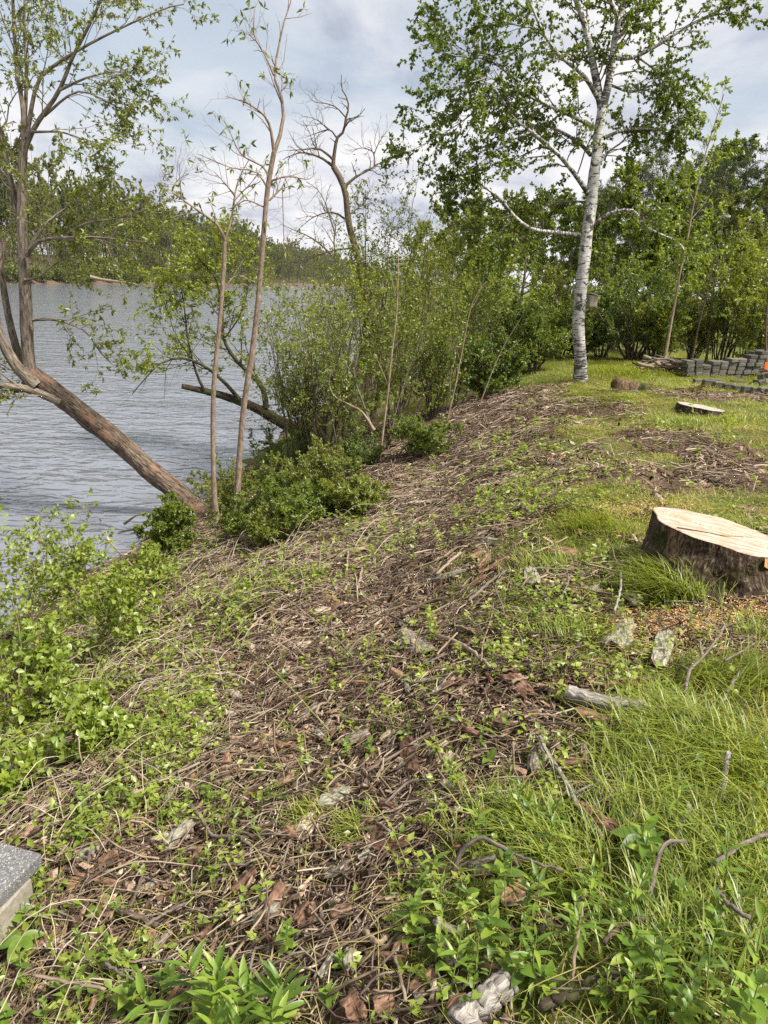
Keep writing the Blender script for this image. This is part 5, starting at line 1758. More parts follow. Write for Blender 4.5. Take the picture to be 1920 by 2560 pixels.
BARK['log'] = m_bark('grey_log_bark', [(0.30, (0.045, 0.036, 0.03)), (0.40, (0.18, 0.155, 0.13)), (0.50, (0.32, 0.29, 0.255)), (0.65, (0.48, 0.455, 0.41))], (70, 70, 16), 0.02, (0.20, 0.21, 0.13), 0.66)
stick(gpts([(1412, 1770), (1445, 1785), (1500, 1800), (1560, 1806), (1602, 1808)], 0.06), 0.046, 0.038, 'log', 'curved grey log with rough bark lying in front of the bare hollow', name='fallen_log', sides=14, rough=0.14, K=20, cat='log')
fk = gpts([(1602, 1808), (1660, 1800), (1715, 1800), (1765, 1805), (1800, 1780), (1840, 1725)], [0.04, 0.045, 0.06, 0.05, 0.06, 0.1])
stick(fk, 0.017, 0.009, 'grey', 'forked grey branch with two upright prongs beyond the end of the curved log', name='forked_branch', K=20, sides=8,
      forks=[(gpts([(1708, 1800), (1706, 1770), (1712, 1730), (1745, 1715), (1780, 1675), (1795, 1650)], [0.05, 0.08, 0.14, 0.18, 0.22, 0.24]), 0.013, 0.005), (gpts([(1742, 1715), (1735, 1670), (1705, 1640)], [0.18, 0.17, 0.12]), 0.007, 0.004),
             (gpts([(1712, 1735), (1690, 1715), (1662, 1695)], [0.14, 0.12, 0.08]), 0.007, 0.003)])
ps = gpts([(1343, 1893), (1375, 1945), (1415, 2000), (1435, 2040), (1465, 2085), (1500, 2130)], [0.10, 0.08, 0.06, 0.05, 0.05, 0.04])
stick(ps, 0.009, 0.014, 'log', 'long grey stick with peeling orange bark, pointing down the grassy bank', name='peeling_stick', K=18, sides=8,
      forks=[(gpts([(1432, 2022), (1470, 2010), (1510, 2000)], [0.06, 0.08, 0.08]), 0.006, 0.003)])
px_piece(1440, 2050, 1535, 2125, 24, 'orange-brown inner-side-up', 'fibrous orange bark strip peeled off the long grey stick', rb, 0.03)
stick(gpts([(1140, 2600), (1200, 2550), (1270, 2490)], 0.03), 0.046, 0.044, 'log', 'thick rough-barked grey log poking in at the near edge', name='fallen_log', sides=16, rough=0.14, K=20, cat='log')
SL = [
    ([(30, 1790), (140, 1715), (250, 1650), (380, 1595)], 0.007, 0.005, 'tan', 'long arched tan cane lying across the vines', 0.12),
    ([(160, 1300), (230, 1350), (300, 1420), (370, 1490), (420, 1560), (460, 1580)], 0.013, 0.016, 'tan', 'long bent tan branch reaching from the lime bush to the mulch', [0.5, 0.42, 0.3, 0.2, 0.12, 0.05]),
    ([(220, 1220), (228, 1280), (245, 1320)], 0.008, 0.009, 'tan', 'broken pale stub standing up above the lime bush', [0.55, 0.5, 0.4]),
    ([(280, 1485), (320, 1475), (360, 1480), (400, 1520), (430, 1560)], 0.016, 0.020, 'brown', 'thick curved brown branch half hidden in the vine leaves', 0.1),
    ([(240, 1520), (330, 1545), (420, 1555)], 0.012, 0.010, 'moss', 'dark straight branch behind the thick curved one', 0.06),
    ([(405, 1870), (430, 1780), (455, 1700), (460, 1600)], 0.010, 0.008, 'sapling', 'reddish-brown stick lying up the slope through the vines', 0.05),
    ([(330, 1720), (400, 1670), (440, 1650), (470, 1665)], 0.012, 0.008, 'tan', 'knobby tan stick beside the reddish one', 0.05),
    ([(0, 2020), (40, 1970), (72, 1940), (78, 1905)], 0.007, 0.004, 'grey', 'white-grey bent twig standing among weeds at the near slope', [0.05, 0.08, 0.12, 0.2]),
    ([(235, 2105), (290, 2150), (350, 2180), (400, 2190)], 0.006, 0.005, 'tan', 'thin pale twig crossing the reddish bark by the slab', 0.06),
    ([(265, 2225), (320, 2200), (365, 2175)], 0.004, 0.003, 'tan', 'very thin pale twig forming a cross with its neighbour', 0.06),
    ([(480, 2050), (510, 2090), (535, 2125), (590, 2130), (625, 2145)], 0.012, 0.009, 'grey', 'crooked grey stick by the long grey-green bark slab', 0.05),
    ([(330, 2310), (355, 2240), (360, 2205)], 0.008, 0.007, 'brown', 'short brown stick standing in the near soil', 0.06),
    ([(300, 2310), (350, 2330), (395, 2345)], 0.014, 0.012, 'brown', 'stout brown stick on the near soil', 0.04),
    ([(355, 2360), (420, 2320), (460, 2300)], 0.010, 0.006, 'grey', 'grey stick angled over the near soil', 0.05),
    ([(10, 2330), (60, 2300)], 0.016, 0.014, 'tan', 'short pale stripped stick in front of the whitish block', 0.05),
    ([(90, 2520), (180, 2540), (270, 2560)], 0.008, 0.007, 'sapling', 'long reddish twig across the near leaves', 0.12),
    ([(270, 2490), (310, 2520), (340, 2535)], 0.009, 0.004, 'grey', 'weathered forked twig among the near leaves', 0.12),
    ([(700, 2230), (710, 2180), (725, 2150)], 0.006, 0.005, 'grey', 'silver-white stick leaning on the dark reddish slab', [0.02, 0.06, 0.1]),
    ([(620, 2125), (680, 2122), (725, 2125)], 0.006, 0.004, 'grey', 'straight grey twig left of the pale stripped slab', 0.05),
    ([(960, 2055), (1000, 2010), (1030, 1995), (1080, 1995)], 0.008, 0.005, 'grey', 'bent grey twig over the centre seedlings', 0.06),
    ([(1130, 2220), (1150, 2200), (1190, 2195), (1260, 2215), (1290, 2235)], 0.010, 0.008, 'grey', 'arched grey branch among the tall plants', [0.05, 0.14, 0.18, 0.16, 0.1]),
    ([(890, 2450), (960, 2410), (1010, 2360), (1040, 2340)], 0.010, 0.006, 'brown', 'curved dark branch on the near soil below the seedlings', 0.04),
    ([(985, 2450), (1000, 2520), (1010, 2560)], 0.007, 0.006, 'sapling', 'reddish stick at the near edge beside the rough log', 0.06),
    ([(910, 2370), (940, 2400), (965, 2385)], 0.012, 0.011, 'tan', 'orange-tan split stick in the near soil', 0.04),
    ([(1075, 1845), (1090, 1900), (1105, 1945)], 0.012, 0.009, 'brown', 'brown stick standing by the centre seedlings', 0.05),
    ([(1085, 1620), (1140, 1640), (1185, 1670), (1220, 1705)], 0.014, 0.012, 'tan', 'barkless tan branch in the middle of the slope', 0.06),
    ([(1090, 1675), (1115, 1645), (1140, 1620)], 0.008, 0.007, 'tan', 'pale stick meeting the barkless tan branch', 0.07),
    ([(960, 1555), (1010, 1580), (1080, 1605)], 0.009, 0.007, 'brown', 'crooked brown stick above the ridged bark plate', 0.05),
    ([(995, 1785), (1040, 1775), (1095, 1790)], 0.007, 0.005, 'brown', 'arched thin brown stick below the ridged bark plate', 0.06),
    ([(1090, 1460), (1120, 1430), (1150, 1405)], 0.014, 0.012, 'tan', 'pale thick stick on the upper slope', 0.05),
    ([(1170, 1535), (1200, 1505), (1240, 1470), (1262, 1455)], 0.013, 0.010, 'grey', 'grey peeling branch at the grass edge of the slope', 0.06),
    ([(1255, 1460), (1235, 1500), (1250, 1545), (1258, 1575)], 0.006, 0.005, 'grey', 'bent grey twig hanging at the grass edge', 0.07),
    ([(1230, 1540), (1225, 1580), (1205, 1640), (1200, 1690)], 0.006, 0.005, 'sapling', 'thin brown twig running down to the barkless branch', 0.06),
    ([(1000, 1560), (1060, 1535), (1110, 1520)], 0.018, 0.014, 'brown', 'stout brown stick in the middle of the upper slope', 0.05),
    ([(1000, 1350), (1070, 1300), (1125, 1260)], 0.014, 0.010, 'brown', 'long brown branch pointing up the slope', 0.05),
    ([(620, 1600), (660, 1560), (700, 1545), (740, 1520)], 0.008, 0.006, 'tan', 'pale crooked stick across the middle mulch', 0.05),
    ([(660, 1490), (760, 1570), (840, 1640), (880, 1690)], 0.005, 0.004, 'tan', 'long thin green-tan cane down the middle of the slope', 0.10),
    ([(655, 1700), (720, 1770), (770, 1830), (820, 1890)], 0.006, 0.004, 'lime_c', 'long green-yellow cane with leaves in the middle of the slope', 0.12),
    ([(865, 1460), (870, 1410), (872, 1380)], 0.012, 0.010, 'tan', 'upright pale splintered stick on the upper slope', 0.05),
    ([(895, 1490), (905, 1440)], 0.012, 0.012, 'tan', 'short upright pale stick beside the splintered one', 0.05),
    ([(840, 1445), (900, 1500), (930, 1535)], 0.006, 0.004, 'sapling', 'orange-brown twig on the upturned flake side', 0.06),
    ([(1280, 1510), (1320, 1525), (1360, 1540)], 0.008, 0.005, 'grey', 'grey twig stuck out of the stump grass', 0.1),
    ([(1410, 1470), (1415, 1500), (1395, 1550)], 0.006, 0.004, 'grey', 'thin upright twig by the small orange chip', 0.1),
    ([(1570, 1465), (1600, 1500), (1615, 1520)], 0.010, 0.008, 'grey', 'pale broken twig over the lichen slab', [0.12, 0.07, 0.05]),
    ([(1545, 1480), (1542, 1530), (1530, 1580)], 0.010, 0.009, 'log', 'pale upright stick crossing by the broad lichen slab', 0.1),
    ([(1390, 1500), (1470, 1515), (1540, 1530), (1570, 1545)], 0.008, 0.006, 'brown', 'thin dark branch crossing in front of the big stump', 0.08),
    ([(1800, 1710), (1840, 1690), (1875, 1665)], 0.007, 0.005, 'grey', 'short grey twig beyond the forked branch', 0.1),
    ([(1660, 2180), (1690, 2130), (1705, 2100)], 0.010, 0.009, 'log', 'pale curved stick standing in the grass clump', [0.05, 0.1, 0.16]),
    ([(1800, 1980), (1798, 2010), (1796, 2035)], 0.012, 0.012, 'log', 'white broken stub upright in the grass', [0.2, 0.12, 0.05]),
    ([(1760, 2280), (1800, 2250), (1850, 2220), (1915, 2180)], 0.008, 0.007, 'grey', 'long grey stick across the grass at the edge of view', 0.14),
    ([(1600, 2360), (1615, 2300), (1635, 2250), (1690, 2238)], 0.009, 0.006, 'grey', 'angled grey branch standing among broad leaves', [0.04, 0.14, 0.24, 0.24]),
    ([(1500, 2420), (1540, 2375), (1600, 2360)], 0.010, 0.009, 'brown', 'curved brown branch under the broad leaves', 0.06),
    ([(1765, 2350), (1800, 2390), (1845, 2425)], 0.009, 0.008, 'grey', 'knobby grey twig by the upright bark chunk', 0.14),
    ([(1395, 2260), (1330, 2240), (1240, 2200)], 0.007, 0.005, 'grey', 'straight grey stick in the shade of the plants', 0.1),
    ([(1440, 2540), (1500, 2520), (1590, 2520)], 0.008, 0.006, 'moss', 'dark stick low at the near edge', 0.08),
    ([(1345, 2560), (1390, 2550), (1440, 2540)], 0.018, 0.014, 'moss', 'thick black branch at the near edge', 0.04),
    ([(1425, 2480), (1430, 2430), (1434, 2390)], 0.006, 0.006, 'tan', 'upright yellow dry stalk near the edge', [0.02, 0.12, 0.22]),
    ([(850, 1230), (900, 1240), (960, 1265)], 0.010, 0.006, 'grey', 'pale curved branch by the foot of the snapped sapling', 0.15),
    ([(925, 1090), (935, 1150), (960, 1200), (1010, 1235)], 0.008, 0.005, 'tan', 'slim stick leaning off the snapped sapling', [0.4, 0.25, 0.1, 0.04]),
    ([(1235, 1070), (1255, 1055), (1270, 1045)], 0.018, 0.016, 'tan', 'short pale log end near the top of the slope', 0.05),
]
BARK['lime_c'] = m_bark('green_cane', [(0.3, (0.14, 0.17, 0.04)), (0.7, (0.32, 0.34, 0.11))], (30, 30, 8), 0.002)
for s in SL:
    stick(gpts(s[0], s[5]), s[1], s[2], s[3], s[4], sides=7)
n = 0
tn = {'grey': 'grey', 'brown': 'dark brown', 'tan': 'pale tan', 'sapling': 'reddish-brown'}
while n < 150:
    px, py = rb.uniform(60, 1550), rb.uniform(1130, 2540)
    p = hit(px, py)
    d = float(p[0] - crest(p[1]))
    if p[2] < WATER_Z + 0.15 or d > 0.4 or (d > -0.2 and rb.random() < 0.6):
        continue
    dist = np.linalg.norm(p - EYEV)
    L = rb.uniform(50, 175) * dist / FOC
    a = rb.normal() * 0.9 + 0.35
    dv = np.array([math.cos(a), math.sin(a)]) * L / 2
    pts = []
    for u in (-1, -0.3, 0.35, 1):
        q = p[:2] + dv * u + rb.normal(size=2) * L * 0.05
        pts.append(np.array([q[0], q[1], float(zf(*q)) + 0.035 + rb.uniform(0, 0.05)]))
    b_ = ['grey', 'brown', 'tan', 'sapling'][int(rb.choice(4, p=[0.25, 0.25, 0.3, 0.2]))]
    r = rb.uniform(1.8, 5.5) * dist / FOC
    stick(pts, r, r * 0.7, b_, tone=tn[b_], K=8, sides=5)
    n += 1

# odd bits on the lawn
def lump(name, label, cat, px, py, r, mat, seed, flat=0.6):
    rng = np.random.default_rng(seed)
    c = hit(px, py)
    th = np.linspace(0.02, math.pi - 0.02, 7); ph = np.arange(10) / 10 * 2 * np.pi
    V = np.array([[(math.sin(a) * math.cos(b)), math.sin(a) * math.sin(b), math.cos(a) * flat] for a in th for b in ph])
    V = V * r * (1 + 0.3 * (rng.random((70, 1)) - 0.5)) + [0, 0, r * flat * 0.6]
    i = np.arange(6)[:, None] * 10; j = np.arange(10)[None]; j2 = (j + 1) % 10
    Q = np.stack([i + j, i + 10 + j, i + 10 + j2, i + j2], -1).reshape(-1, 4)
    tag(MB().add(V + c, [Q], 0.3).build(name, mat, base=c, smooth_=False), label, cat)


lump('soil_clod', 'black lump of earth in the lawn between rotten stump and stick pile', 'clod', 1625, 958, 0.05, LITTER, 1)
lump('soil_clod', 'dark pointed clod on the lawn beyond the flat stump', 'clod', 1716, 992, 0.07, LITTER, 2)
lump('soil_clod', 'dark clod in the bare soil patch nearest the big stump', 'clod', 1668, 1190, 0.05, LITTER, 3)
lump('stone', 'blue-grey stone at the edge of the mulch', 'stone', 1395, 1163, 0.06, PAVER, 4, 0.5)
lump('stone', 'grey stone in front of the rotten stump', 'stone', 1586, 985, 0.09, PAVER, 5, 0.5)

# ------------------------------------------------------------------ litter too small to count
def scatter(n, xr, yr, dens, rng, power=1.0, over=6):
    """random ground points; dens(x,y) in 0..1; thinner with distance"""
    out = []
    tot = 0
    while tot < n:
        x = rng.uniform(*xr, n * 2); y = yr[0] + (yr[1] - yr[0]) * rng.random(n * 2)
        px, py, w = proj_v(x, y)
        inside = (w > 0.3) & (px > -150) & (px < 2070) & (py < 2750)
        d = np.hypot(x, y)
        keep = inside & (rng.random(n * 2) < dens(x, y) * np.minimum(1, (2.2 / np.maximum(d, 0.5)) ** power))
        out.append(np.stack([x[keep], y[keep]], 1))
        tot += keep.sum()
        over -= 1
        if over < -40:
            break
    P = np.concatenate(out)[:n]
    return np.column_stack([P, zf(P[:, 0], P[:, 1])])


def proj_v(x, y):
    z = zf(x, y)
    q = np.stack([x, y, z - EYE], 1)
    w = q @ Fw
    ws = np.where(np.abs(w) < 1e-6, 1e-6, w)
    return 960 + FOC * (q @ Rt) / ws, 1280 - FOC * (q @ Up) / ws, w


def gnormal(P, e=0.05):
    gx = (zf(P[:, 0] + e, P[:, 1]) - zf(P[:, 0] - e, P[:, 1])) / (2 * e)
    gy = (zf(P[:, 0], P[:, 1] + e) - zf(P[:, 0], P[:, 1] - e)) / (2 * e)
    return norm(np.stack([-gx, -gy, np.ones(len(P))], 1))


SD = hit(1850, 1560)


def mulch_d(x, y):
    ok = zf(x, y) > WATER_Z + 0.02
    return np.clip(1.15 - 1.25 * grassy(x, y), 0.06, 1) * ok * (y < 14.5) * (1 - 0.72 * np.clip((x - crest(y) - 0.25) / 0.4, 0, 1) * np.clip((y - 4.5) / 1.0, 0, 1)) * (1 - 0.92 * np.exp(-(((x - SD[0]) / 0.5) ** 2 + ((y - SD[1]) / 0.28) ** 2) ** 2))


def euler_of(d, n):
    s_ = np.cross(n, d)
    return np.stack([np.arctan2(s_[:, 2], n[:, 2]), -np.arcsin(np.clip(d[:, 2], -1, 1)), np.arctan2(d[:, 1], d[:, 0])], 1)


def strew(name, protos, P, yaw, scale, idx, mat, tilt=0.0, rng=RNG, kind='stuff', upright=0.0):
    """one object that repeats small clusters over ground points (uncountable litter, grass)"""
    n = len(P)
    nr = norm(gnormal(P) * (1 - upright) + np.array([0, 0, 1.0]) * upright + rng.normal(size=(n, 3)) * tilt)
    d = np.stack([np.cos(yaw), np.sin(yaw), 0 * yaw], 1)
    d = norm(d - nr * (d * nr).sum(1, keepdims=True))
    me = bpy.data.meshes.new(name)
    me.vertices.add(n)
    me.vertices.foreach_set('co', P.astype(np.float32).ravel())
    for nm, ty, val, key in (('rot', 'FLOAT_VECTOR', euler_of(d, nr), 'vector'), ('scl', 'FLOAT', scale, 'value'), ('idx', 'INT', idx, 'value')):
        at_ = me.attributes.new(nm, ty, 'POINT')
        at_.data.foreach_set(key, np.asarray(val).astype(np.int32 if ty == 'INT' else np.float32).ravel())
    me.materials.append(mat)
    o = bpy.data.objects.new(name, me)
    COL.objects.link(o)
    ng = bpy.data.node_groups.new(name, 'GeometryNodeTree')
    ng.interface.new_socket('Geometry', in_out='INPUT', socket_type='NodeSocketGeometry')
    ng.interface.new_socket('Geometry', in_out='OUTPUT', socket_type='NodeSocketGeometry')
    N = ng.nodes
    gi, go = N.new('NodeGroupInput'), N.new('NodeGroupOutput')
    iop = N.new('GeometryNodeInstanceOnPoints')
    iop.inputs['Pick Instance'].default_value = True
    jo = N.new('GeometryNodeJoinGeometry')
    for pm in reversed(protos):
        po = bpy.data.objects.new(name + '_piece', pm)
        oi = N.new('GeometryNodeObjectInfo')
        oi.inputs['Object'].default_value = po
        oi.transform_space = 'ORIGINAL'
        g2 = N.new('GeometryNodeGeometryToInstance')
        ng.links.new(oi.outputs['Geometry'], g2.inputs[0])
        ng.links.new(g2.outputs[0], jo.inputs[0])
    def na(nm, ty):
        q = N.new('GeometryNodeInputNamedAttribute'); q.data_type = ty; q.inputs['Name'].default_value = nm
        return q.outputs['Attribute']
    e2r = N.new('FunctionNodeEulerToRotation')
    ng.links.new(na('rot', 'FLOAT_VECTOR'), e2r.inputs[0])
    ng.links.new(gi.outputs[0], iop.inputs['Points'])
    ng.links.new(jo.outputs[0], iop.inputs['Instance'])
    ng.links.new(na('idx', 'INT'), iop.inputs['Instance Index'])
    ng.links.new(e2r.outputs[0], iop.inputs['Rotation'])
    ng.links.new(na('scl', 'FLOAT'), iop.inputs['Scale'])
    ng.links.new(iop.outputs[0], go.inputs[0])
    md = o.modifiers.new('scatter', 'NODES')
    md.node_group = ng
    o['kind'] = kind
    return o


def twig_cluster(k, n, R, lmul, rmul, mode):
    rng = np.random.default_rng(900 + k)
    c = np.column_stack([rng.normal(size=(n, 2)) * R * 0.55, rng.uniform(0.0, 0.042, n)])
    a = rng.normal(size=n) * 1.0
    d = norm(np.stack([np.cos(a), np.sin(a), rng.normal(size=n) * 0.16], 1))
    L = rng.gamma(2.2, 0.035, n)[:, None] * lmul + 0.02
    sd = np.stack([-np.sin(a), np.cos(a), 0 * a], 1)
    P = np.stack([c - d * L / 2, c + sd * L * rng.normal(size=(n, 1)) * 0.09 + [0, 0, 0.004], c + d * L / 2], 1)
    r = rng.uniform(0.0010, 0.0036, n) * rmul
    t = rng.beta(1.7, 1.5, n)
    if mode == 'dark':
        t = t * 0.55
    return MB().tubes(P, r[:, None] * np.array([1.0, 0.9, 0.55])[None], 3, t, rng=rng).mesh('twig_cluster', LITTER)


def chip_cluster(k, n, R):
    rng = np.random.default_rng(950 + k)
    c = np.column_stack([rng.normal(size=(n, 2)) * R * 0.55, rng.uniform(0.0, 0.03, n)])
    nr = norm(rng.normal(size=(n, 3)) * 0.42 + [0, 0, 1])
    a = rng.uniform(0, 6.28, n)
    d = np.stack([np.cos(a), np.sin(a), 0 * a], 1); d = norm(d - nr * (d * nr).sum(1, keepdims=True))
    s_ = np.cross(nr, d)
    L = (rng.gamma(2.0, 0.014, (n, 1)) + 0.008)
    w = L * rng.uniform(0.2, 0.6, (n, 1))
    th = L * 0.10
    j = lambda: 1 + 0.5 * (rng.random((n, 1)) - 0.5)
    V = np.stack([c - d * L / 2 * j() - s_ * w / 2 * j(), c + d * L / 2 * j() - s_ * w / 2 * j() * 0.6, c + d * L / 2 * j() + s_ * w / 2 * j(), c - d * L / 2 * j() + s_ * w / 2 * j() * 0.7,
                  c + nr * th - d * L * 0.3, c + nr * th + d * L * 0.3], 1)
    b = np.arange(n)[:, None] * 6
    T = np.concatenate([b + [0, 1, 5], b + [0, 5, 4], b + [1, 2, 5], b + [2, 3, 4], b + [2, 4, 5], b + [3, 0, 4]])
    t = np.clip(rng.beta(1.5, 1.6, n), 0, 1)
    return MB().add(V, [T], np.repeat(t, 6), np.repeat(rng.uniform(0, 40, (n, 3)), 6, 0) + V.reshape(-1, 3)).mesh('chip_cluster', CHIPM, smooth_=False)


def litter():
    rng = np.random.default_rng(41)
    P = scatter(2600, (-6, 6), (0.5, 14.5), mulch_d, rng, 0.55)
    dist = np.linalg.norm(P - EYEV, axis=1)
    protos = [twig_cluster(k, 45 if k % 3 else 22, 0.17, 0.6 + 0.5 * (k % 3), 0.95 + 0.4 * (k % 3), 'dark' if k % 3 == 1 else '') for k in range(10)]
    strew('twig_litter', protos, P, rng.normal(size=len(P)) * 0.5 + 0.4, 0.72 + 0.07 * np.minimum(dist, 11) + 0.15 * rng.random(len(P)), rng.integers(0, 10, len(P)), LITTER, 0.06, rng)
    P = scatter(2600, (-6, 6), (0.5, 14.5), lambda x, y: mulch_d(x, y) * (0.35 + 0.9 * (fbm(x * 2.2, y * 2.2, 61) > 0.48)), rng, 0.55)
    dist = np.linalg.norm(P - EYEV, axis=1)
    strew('bark_chips', [chip_cluster(k, 40, 0.16) for k in range(8)], P, rng.uniform(0, 6.28, len(P)), 0.62 + 0.06 * np.minimum(dist, 11) + 0.2 * rng.random(len(P)), rng.integers(0, 8, len(P)), CHIPM, 0.06, rng)
    # sawdust by the stump
    c = hit(1850, 1560)
    P = np.column_stack([c[0] + rng.normal(size=16000) * 0.33, c[1] + rng.normal(size=16000) * 0.15])
    cc = hit(1580, 1278)
    Q = np.column_stack([cc[0] + rng.normal(size=2500) * 0.35, cc[1] + rng.normal(size=2500) * 0.14])
    P = np.concatenate([P, Q])
    P = np.column_stack([P, zf(P[:, 0], P[:, 1]) + 0.004 + 0.03 * rng.random(len(P)) ** 2])
    n = len(P)
    D = rng.normal(size=(n, 3)) * [1, 1, 0.25]; N = norm(rng.normal(size=(n, 3)) * 0.4 + [0, 0, 1])
    m = MB().leaves(P, D, N, rng.uniform(0.006, 0.022, n), rng.uniform(0.004, 0.012, n), rng.uniform(0.3, 1, n))
    tag(m.build('sawdust', m_tint('sawdust', [(0, (0.30, 0.16, 0.07)), (0.5, (0.50, 0.29, 0.13)), (1, (0.66, 0.45, 0.25))])), kind='stuff')


litter()

# ------------------------------------------------------------------ grass and ground cover
def grass_cluster(k, n, R, h, t0, lean):
    rng = np.random.default_rng(1000 + k)
    P = np.column_stack([rng.normal(size=(n, 2)) * R * 0.55, np.full(n, -0.006)])
    hh = h * rng.uniform(0.45, 1.15, n)
    head = rng.normal(size=n) * 1.0
    return MB().blades(P, head, hh, rng.uniform(*lean, n), 0.0022 + 0.0022 * rng.random(n) + 0.006 * h, np.clip(t0 + 0.16 * rng.normal(size=n), 0, 1)).mesh('grass_cluster', GRASS)


def grass():
    rng = np.random.default_rng(51)
    def dens(x, y):
        return np.clip(grassy(x, y) * 1.5 - 0.42, 0.0, 1) * (zf(x, y) > -1.4)
    P = scatter(5200, (-4, 13), (0.5, 21), dens, rng, 0.45)
    n = len(P)
    dist = np.linalg.norm(P - EYEV, axis=1)
    protos = []
    for k in range(4): protos.append(grass_cluster(k, 34, 0.11, 0.05, 0.34 + 0.09 * k, (0.4, 1.6)))      # 0-3 short turf
    for k in range(4): protos.append(grass_cluster(10 + k, 30, 0.11, 0.085, 0.30 + 0.08 * k, (0.5, 1.6)))  # 4-7 medium
    for k in range(3): protos.append(grass_cluster(20 + k, 22, 0.08, 0.17, 0.36 + 0.06 * k, (0.5, 1.5)))  # 8-10 long
    for k in range(3): protos.append(grass_cluster(30 + k, 26, 0.12, 0.06, 0.78 + 0.06 * k, (0.8, 2.2)))  # 11-13 dry
    lush = fbm(P[:, 0] * 1.1, P[:, 1] * 1.1, 71)
    dry = fbm(P[:, 0] * 1.7 + 40, P[:, 1] * 1.7, 91)
    barren = np.clip((P[:, 1] - 4.4) / 2, 0, 1) * np.clip((13 - P[:, 1]) / 3, 0, 1)
    q = rng.random(n)
    idx = rng.integers(0, 4, n)
    near = P[:, 1] < 5.5
    med = near & (q < 0.30 + (lush - 0.5) * 1.6)
    idx[med] = rng.integers(4, 8, med.sum())
    lng = near & (P[:, 1] < 3.6) & (rng.random(n) < np.clip((lush - 0.55) * 3.2, 0.0, 0.6))
    idx[lng] = rng.integers(8, 11, lng.sum())
    dr = rng.random(n) < np.clip(0.12 + 1.6 * (dry - 0.5) + 0.38 * barren, 0.04, 0.8)
    idx[dr] = rng.integers(11, 14, dr.sum())
    flow = 6.28 * fbm(P[:, 0] * 0.8, P[:, 1] * 0.8, 81, 2) * 1.5
    strew('grass', protos, P, flow + rng.normal(size=n) * 0.6, (0.75 + 0.06 * np.minimum(dist, 16)) * rng.uniform(0.75, 1.25, n), idx, GRASS, 0.08, rng, upright=0.6)
    m = MB()
    # tufts
    tp = []
    for (px, py, r, k, hh) in [(1690, 1500, 0.16, 900, 0.30), (1640, 1480, 0.14, 500, 0.24), (1500, 1600, 0.16, 260, 0.15), (1680, 1860, 0.2, 600, 0.22), (1790, 1900, 0.26, 800, 0.26), (1750, 1690, 0.12, 200, 0.2), (1880, 1600, 0.12, 200, 0.16),
                               (1600, 1960, 0.18, 500, 0.2), (1560, 2090, 0.13, 260, 0.2), (1860, 2060, 0.2, 500, 0.24), (1760, 2160, 0.16, 350, 0.2), (1890, 1720, 0.2, 450, 0.24), (1430, 2180, 0.12, 250, 0.18),
                               (1640, 2380, 0.14, 260, 0.2), (1820, 2400, 0.16, 350, 0.24), (1220, 2060, 0.12, 250, 0.16), (1330, 2100, 0.13, 250, 0.18), (900, 2080, 0.08, 200, 0.12), (780, 2060, 0.08, 150, 0.12), (1280, 1560, 0.16, 250, 0.12), (1350, 1420, 0.2, 350, 0.15),
                               (1480, 1320, 0.25, 500, 0.2), (1400, 1600, 0.14, 200, 0.14), (1900, 2250, 0.2, 400, 0.24), (1500, 1000, 0.5, 900, 0.14), (1400, 1010, 0.45, 700, 0.13), (1560, 935, 0.8, 1400, 0.16), (1700, 1060, 0.4, 600, 0.16), (1800, 1060, 0.3, 400, 0.16), (1900, 1060, 0.8, 900, 0.12), (1330, 1000, 0.3, 400, 0.12)]:
        c = hit(px, min(py, 2520))
        q = c[:2] + rng.normal(size=(k, 2)) * r * 0.6
        fl = rng.uniform(0, 6.28)
        tp.append((q, np.full(k, fl) + rng.normal(size=k) * 0.9, hh * rng.uniform(0.45, 1.1, k), np.clip(0.38 + 0.18 * rng.normal(size=k), 0, 0.85)))
    q = np.concatenate([a[0] for a in tp]); head = np.concatenate([a[1] for a in tp]); h = np.concatenate([a[2] for a in tp]); t = np.concatenate([a[3] for a in tp])
    P = np.column_stack([q, zf(q[:, 0], q[:, 1])])
    dist = np.linalg.norm(P - EYEV, axis=1)
    m.blades(P, head, h, rng.uniform(0.4, 1.3, len(P)), (0.0025 + 0.004 * rng.random(len(P)) ** 2) * (0.8 + 0.12 * dist), t)
    tag(m.build('tall_grass', GRASS), kind='stuff')
    # dry straw lying flat
    P = scatter(9000, (-5, 8), (0.6, 13), lambda x, y: np.clip(0.25 + 0.5 * grassy(x, y), 0, 1) * (zf(x, y) > WATER_Z + 0.1), rng, 0.7)
    n = len(P)
    P[:, 2] += 0.015
    m = MB().blades(P, rng.uniform(0, 6.28, n), rng.uniform(0.03, 0.09, n), rng.uniform(1.5, 4, n), np.full(n, 0.0035), rng.uniform(0.75, 1.0, n))
    tag(m.build('dry_grass', GRASS), kind='stuff')


grass()


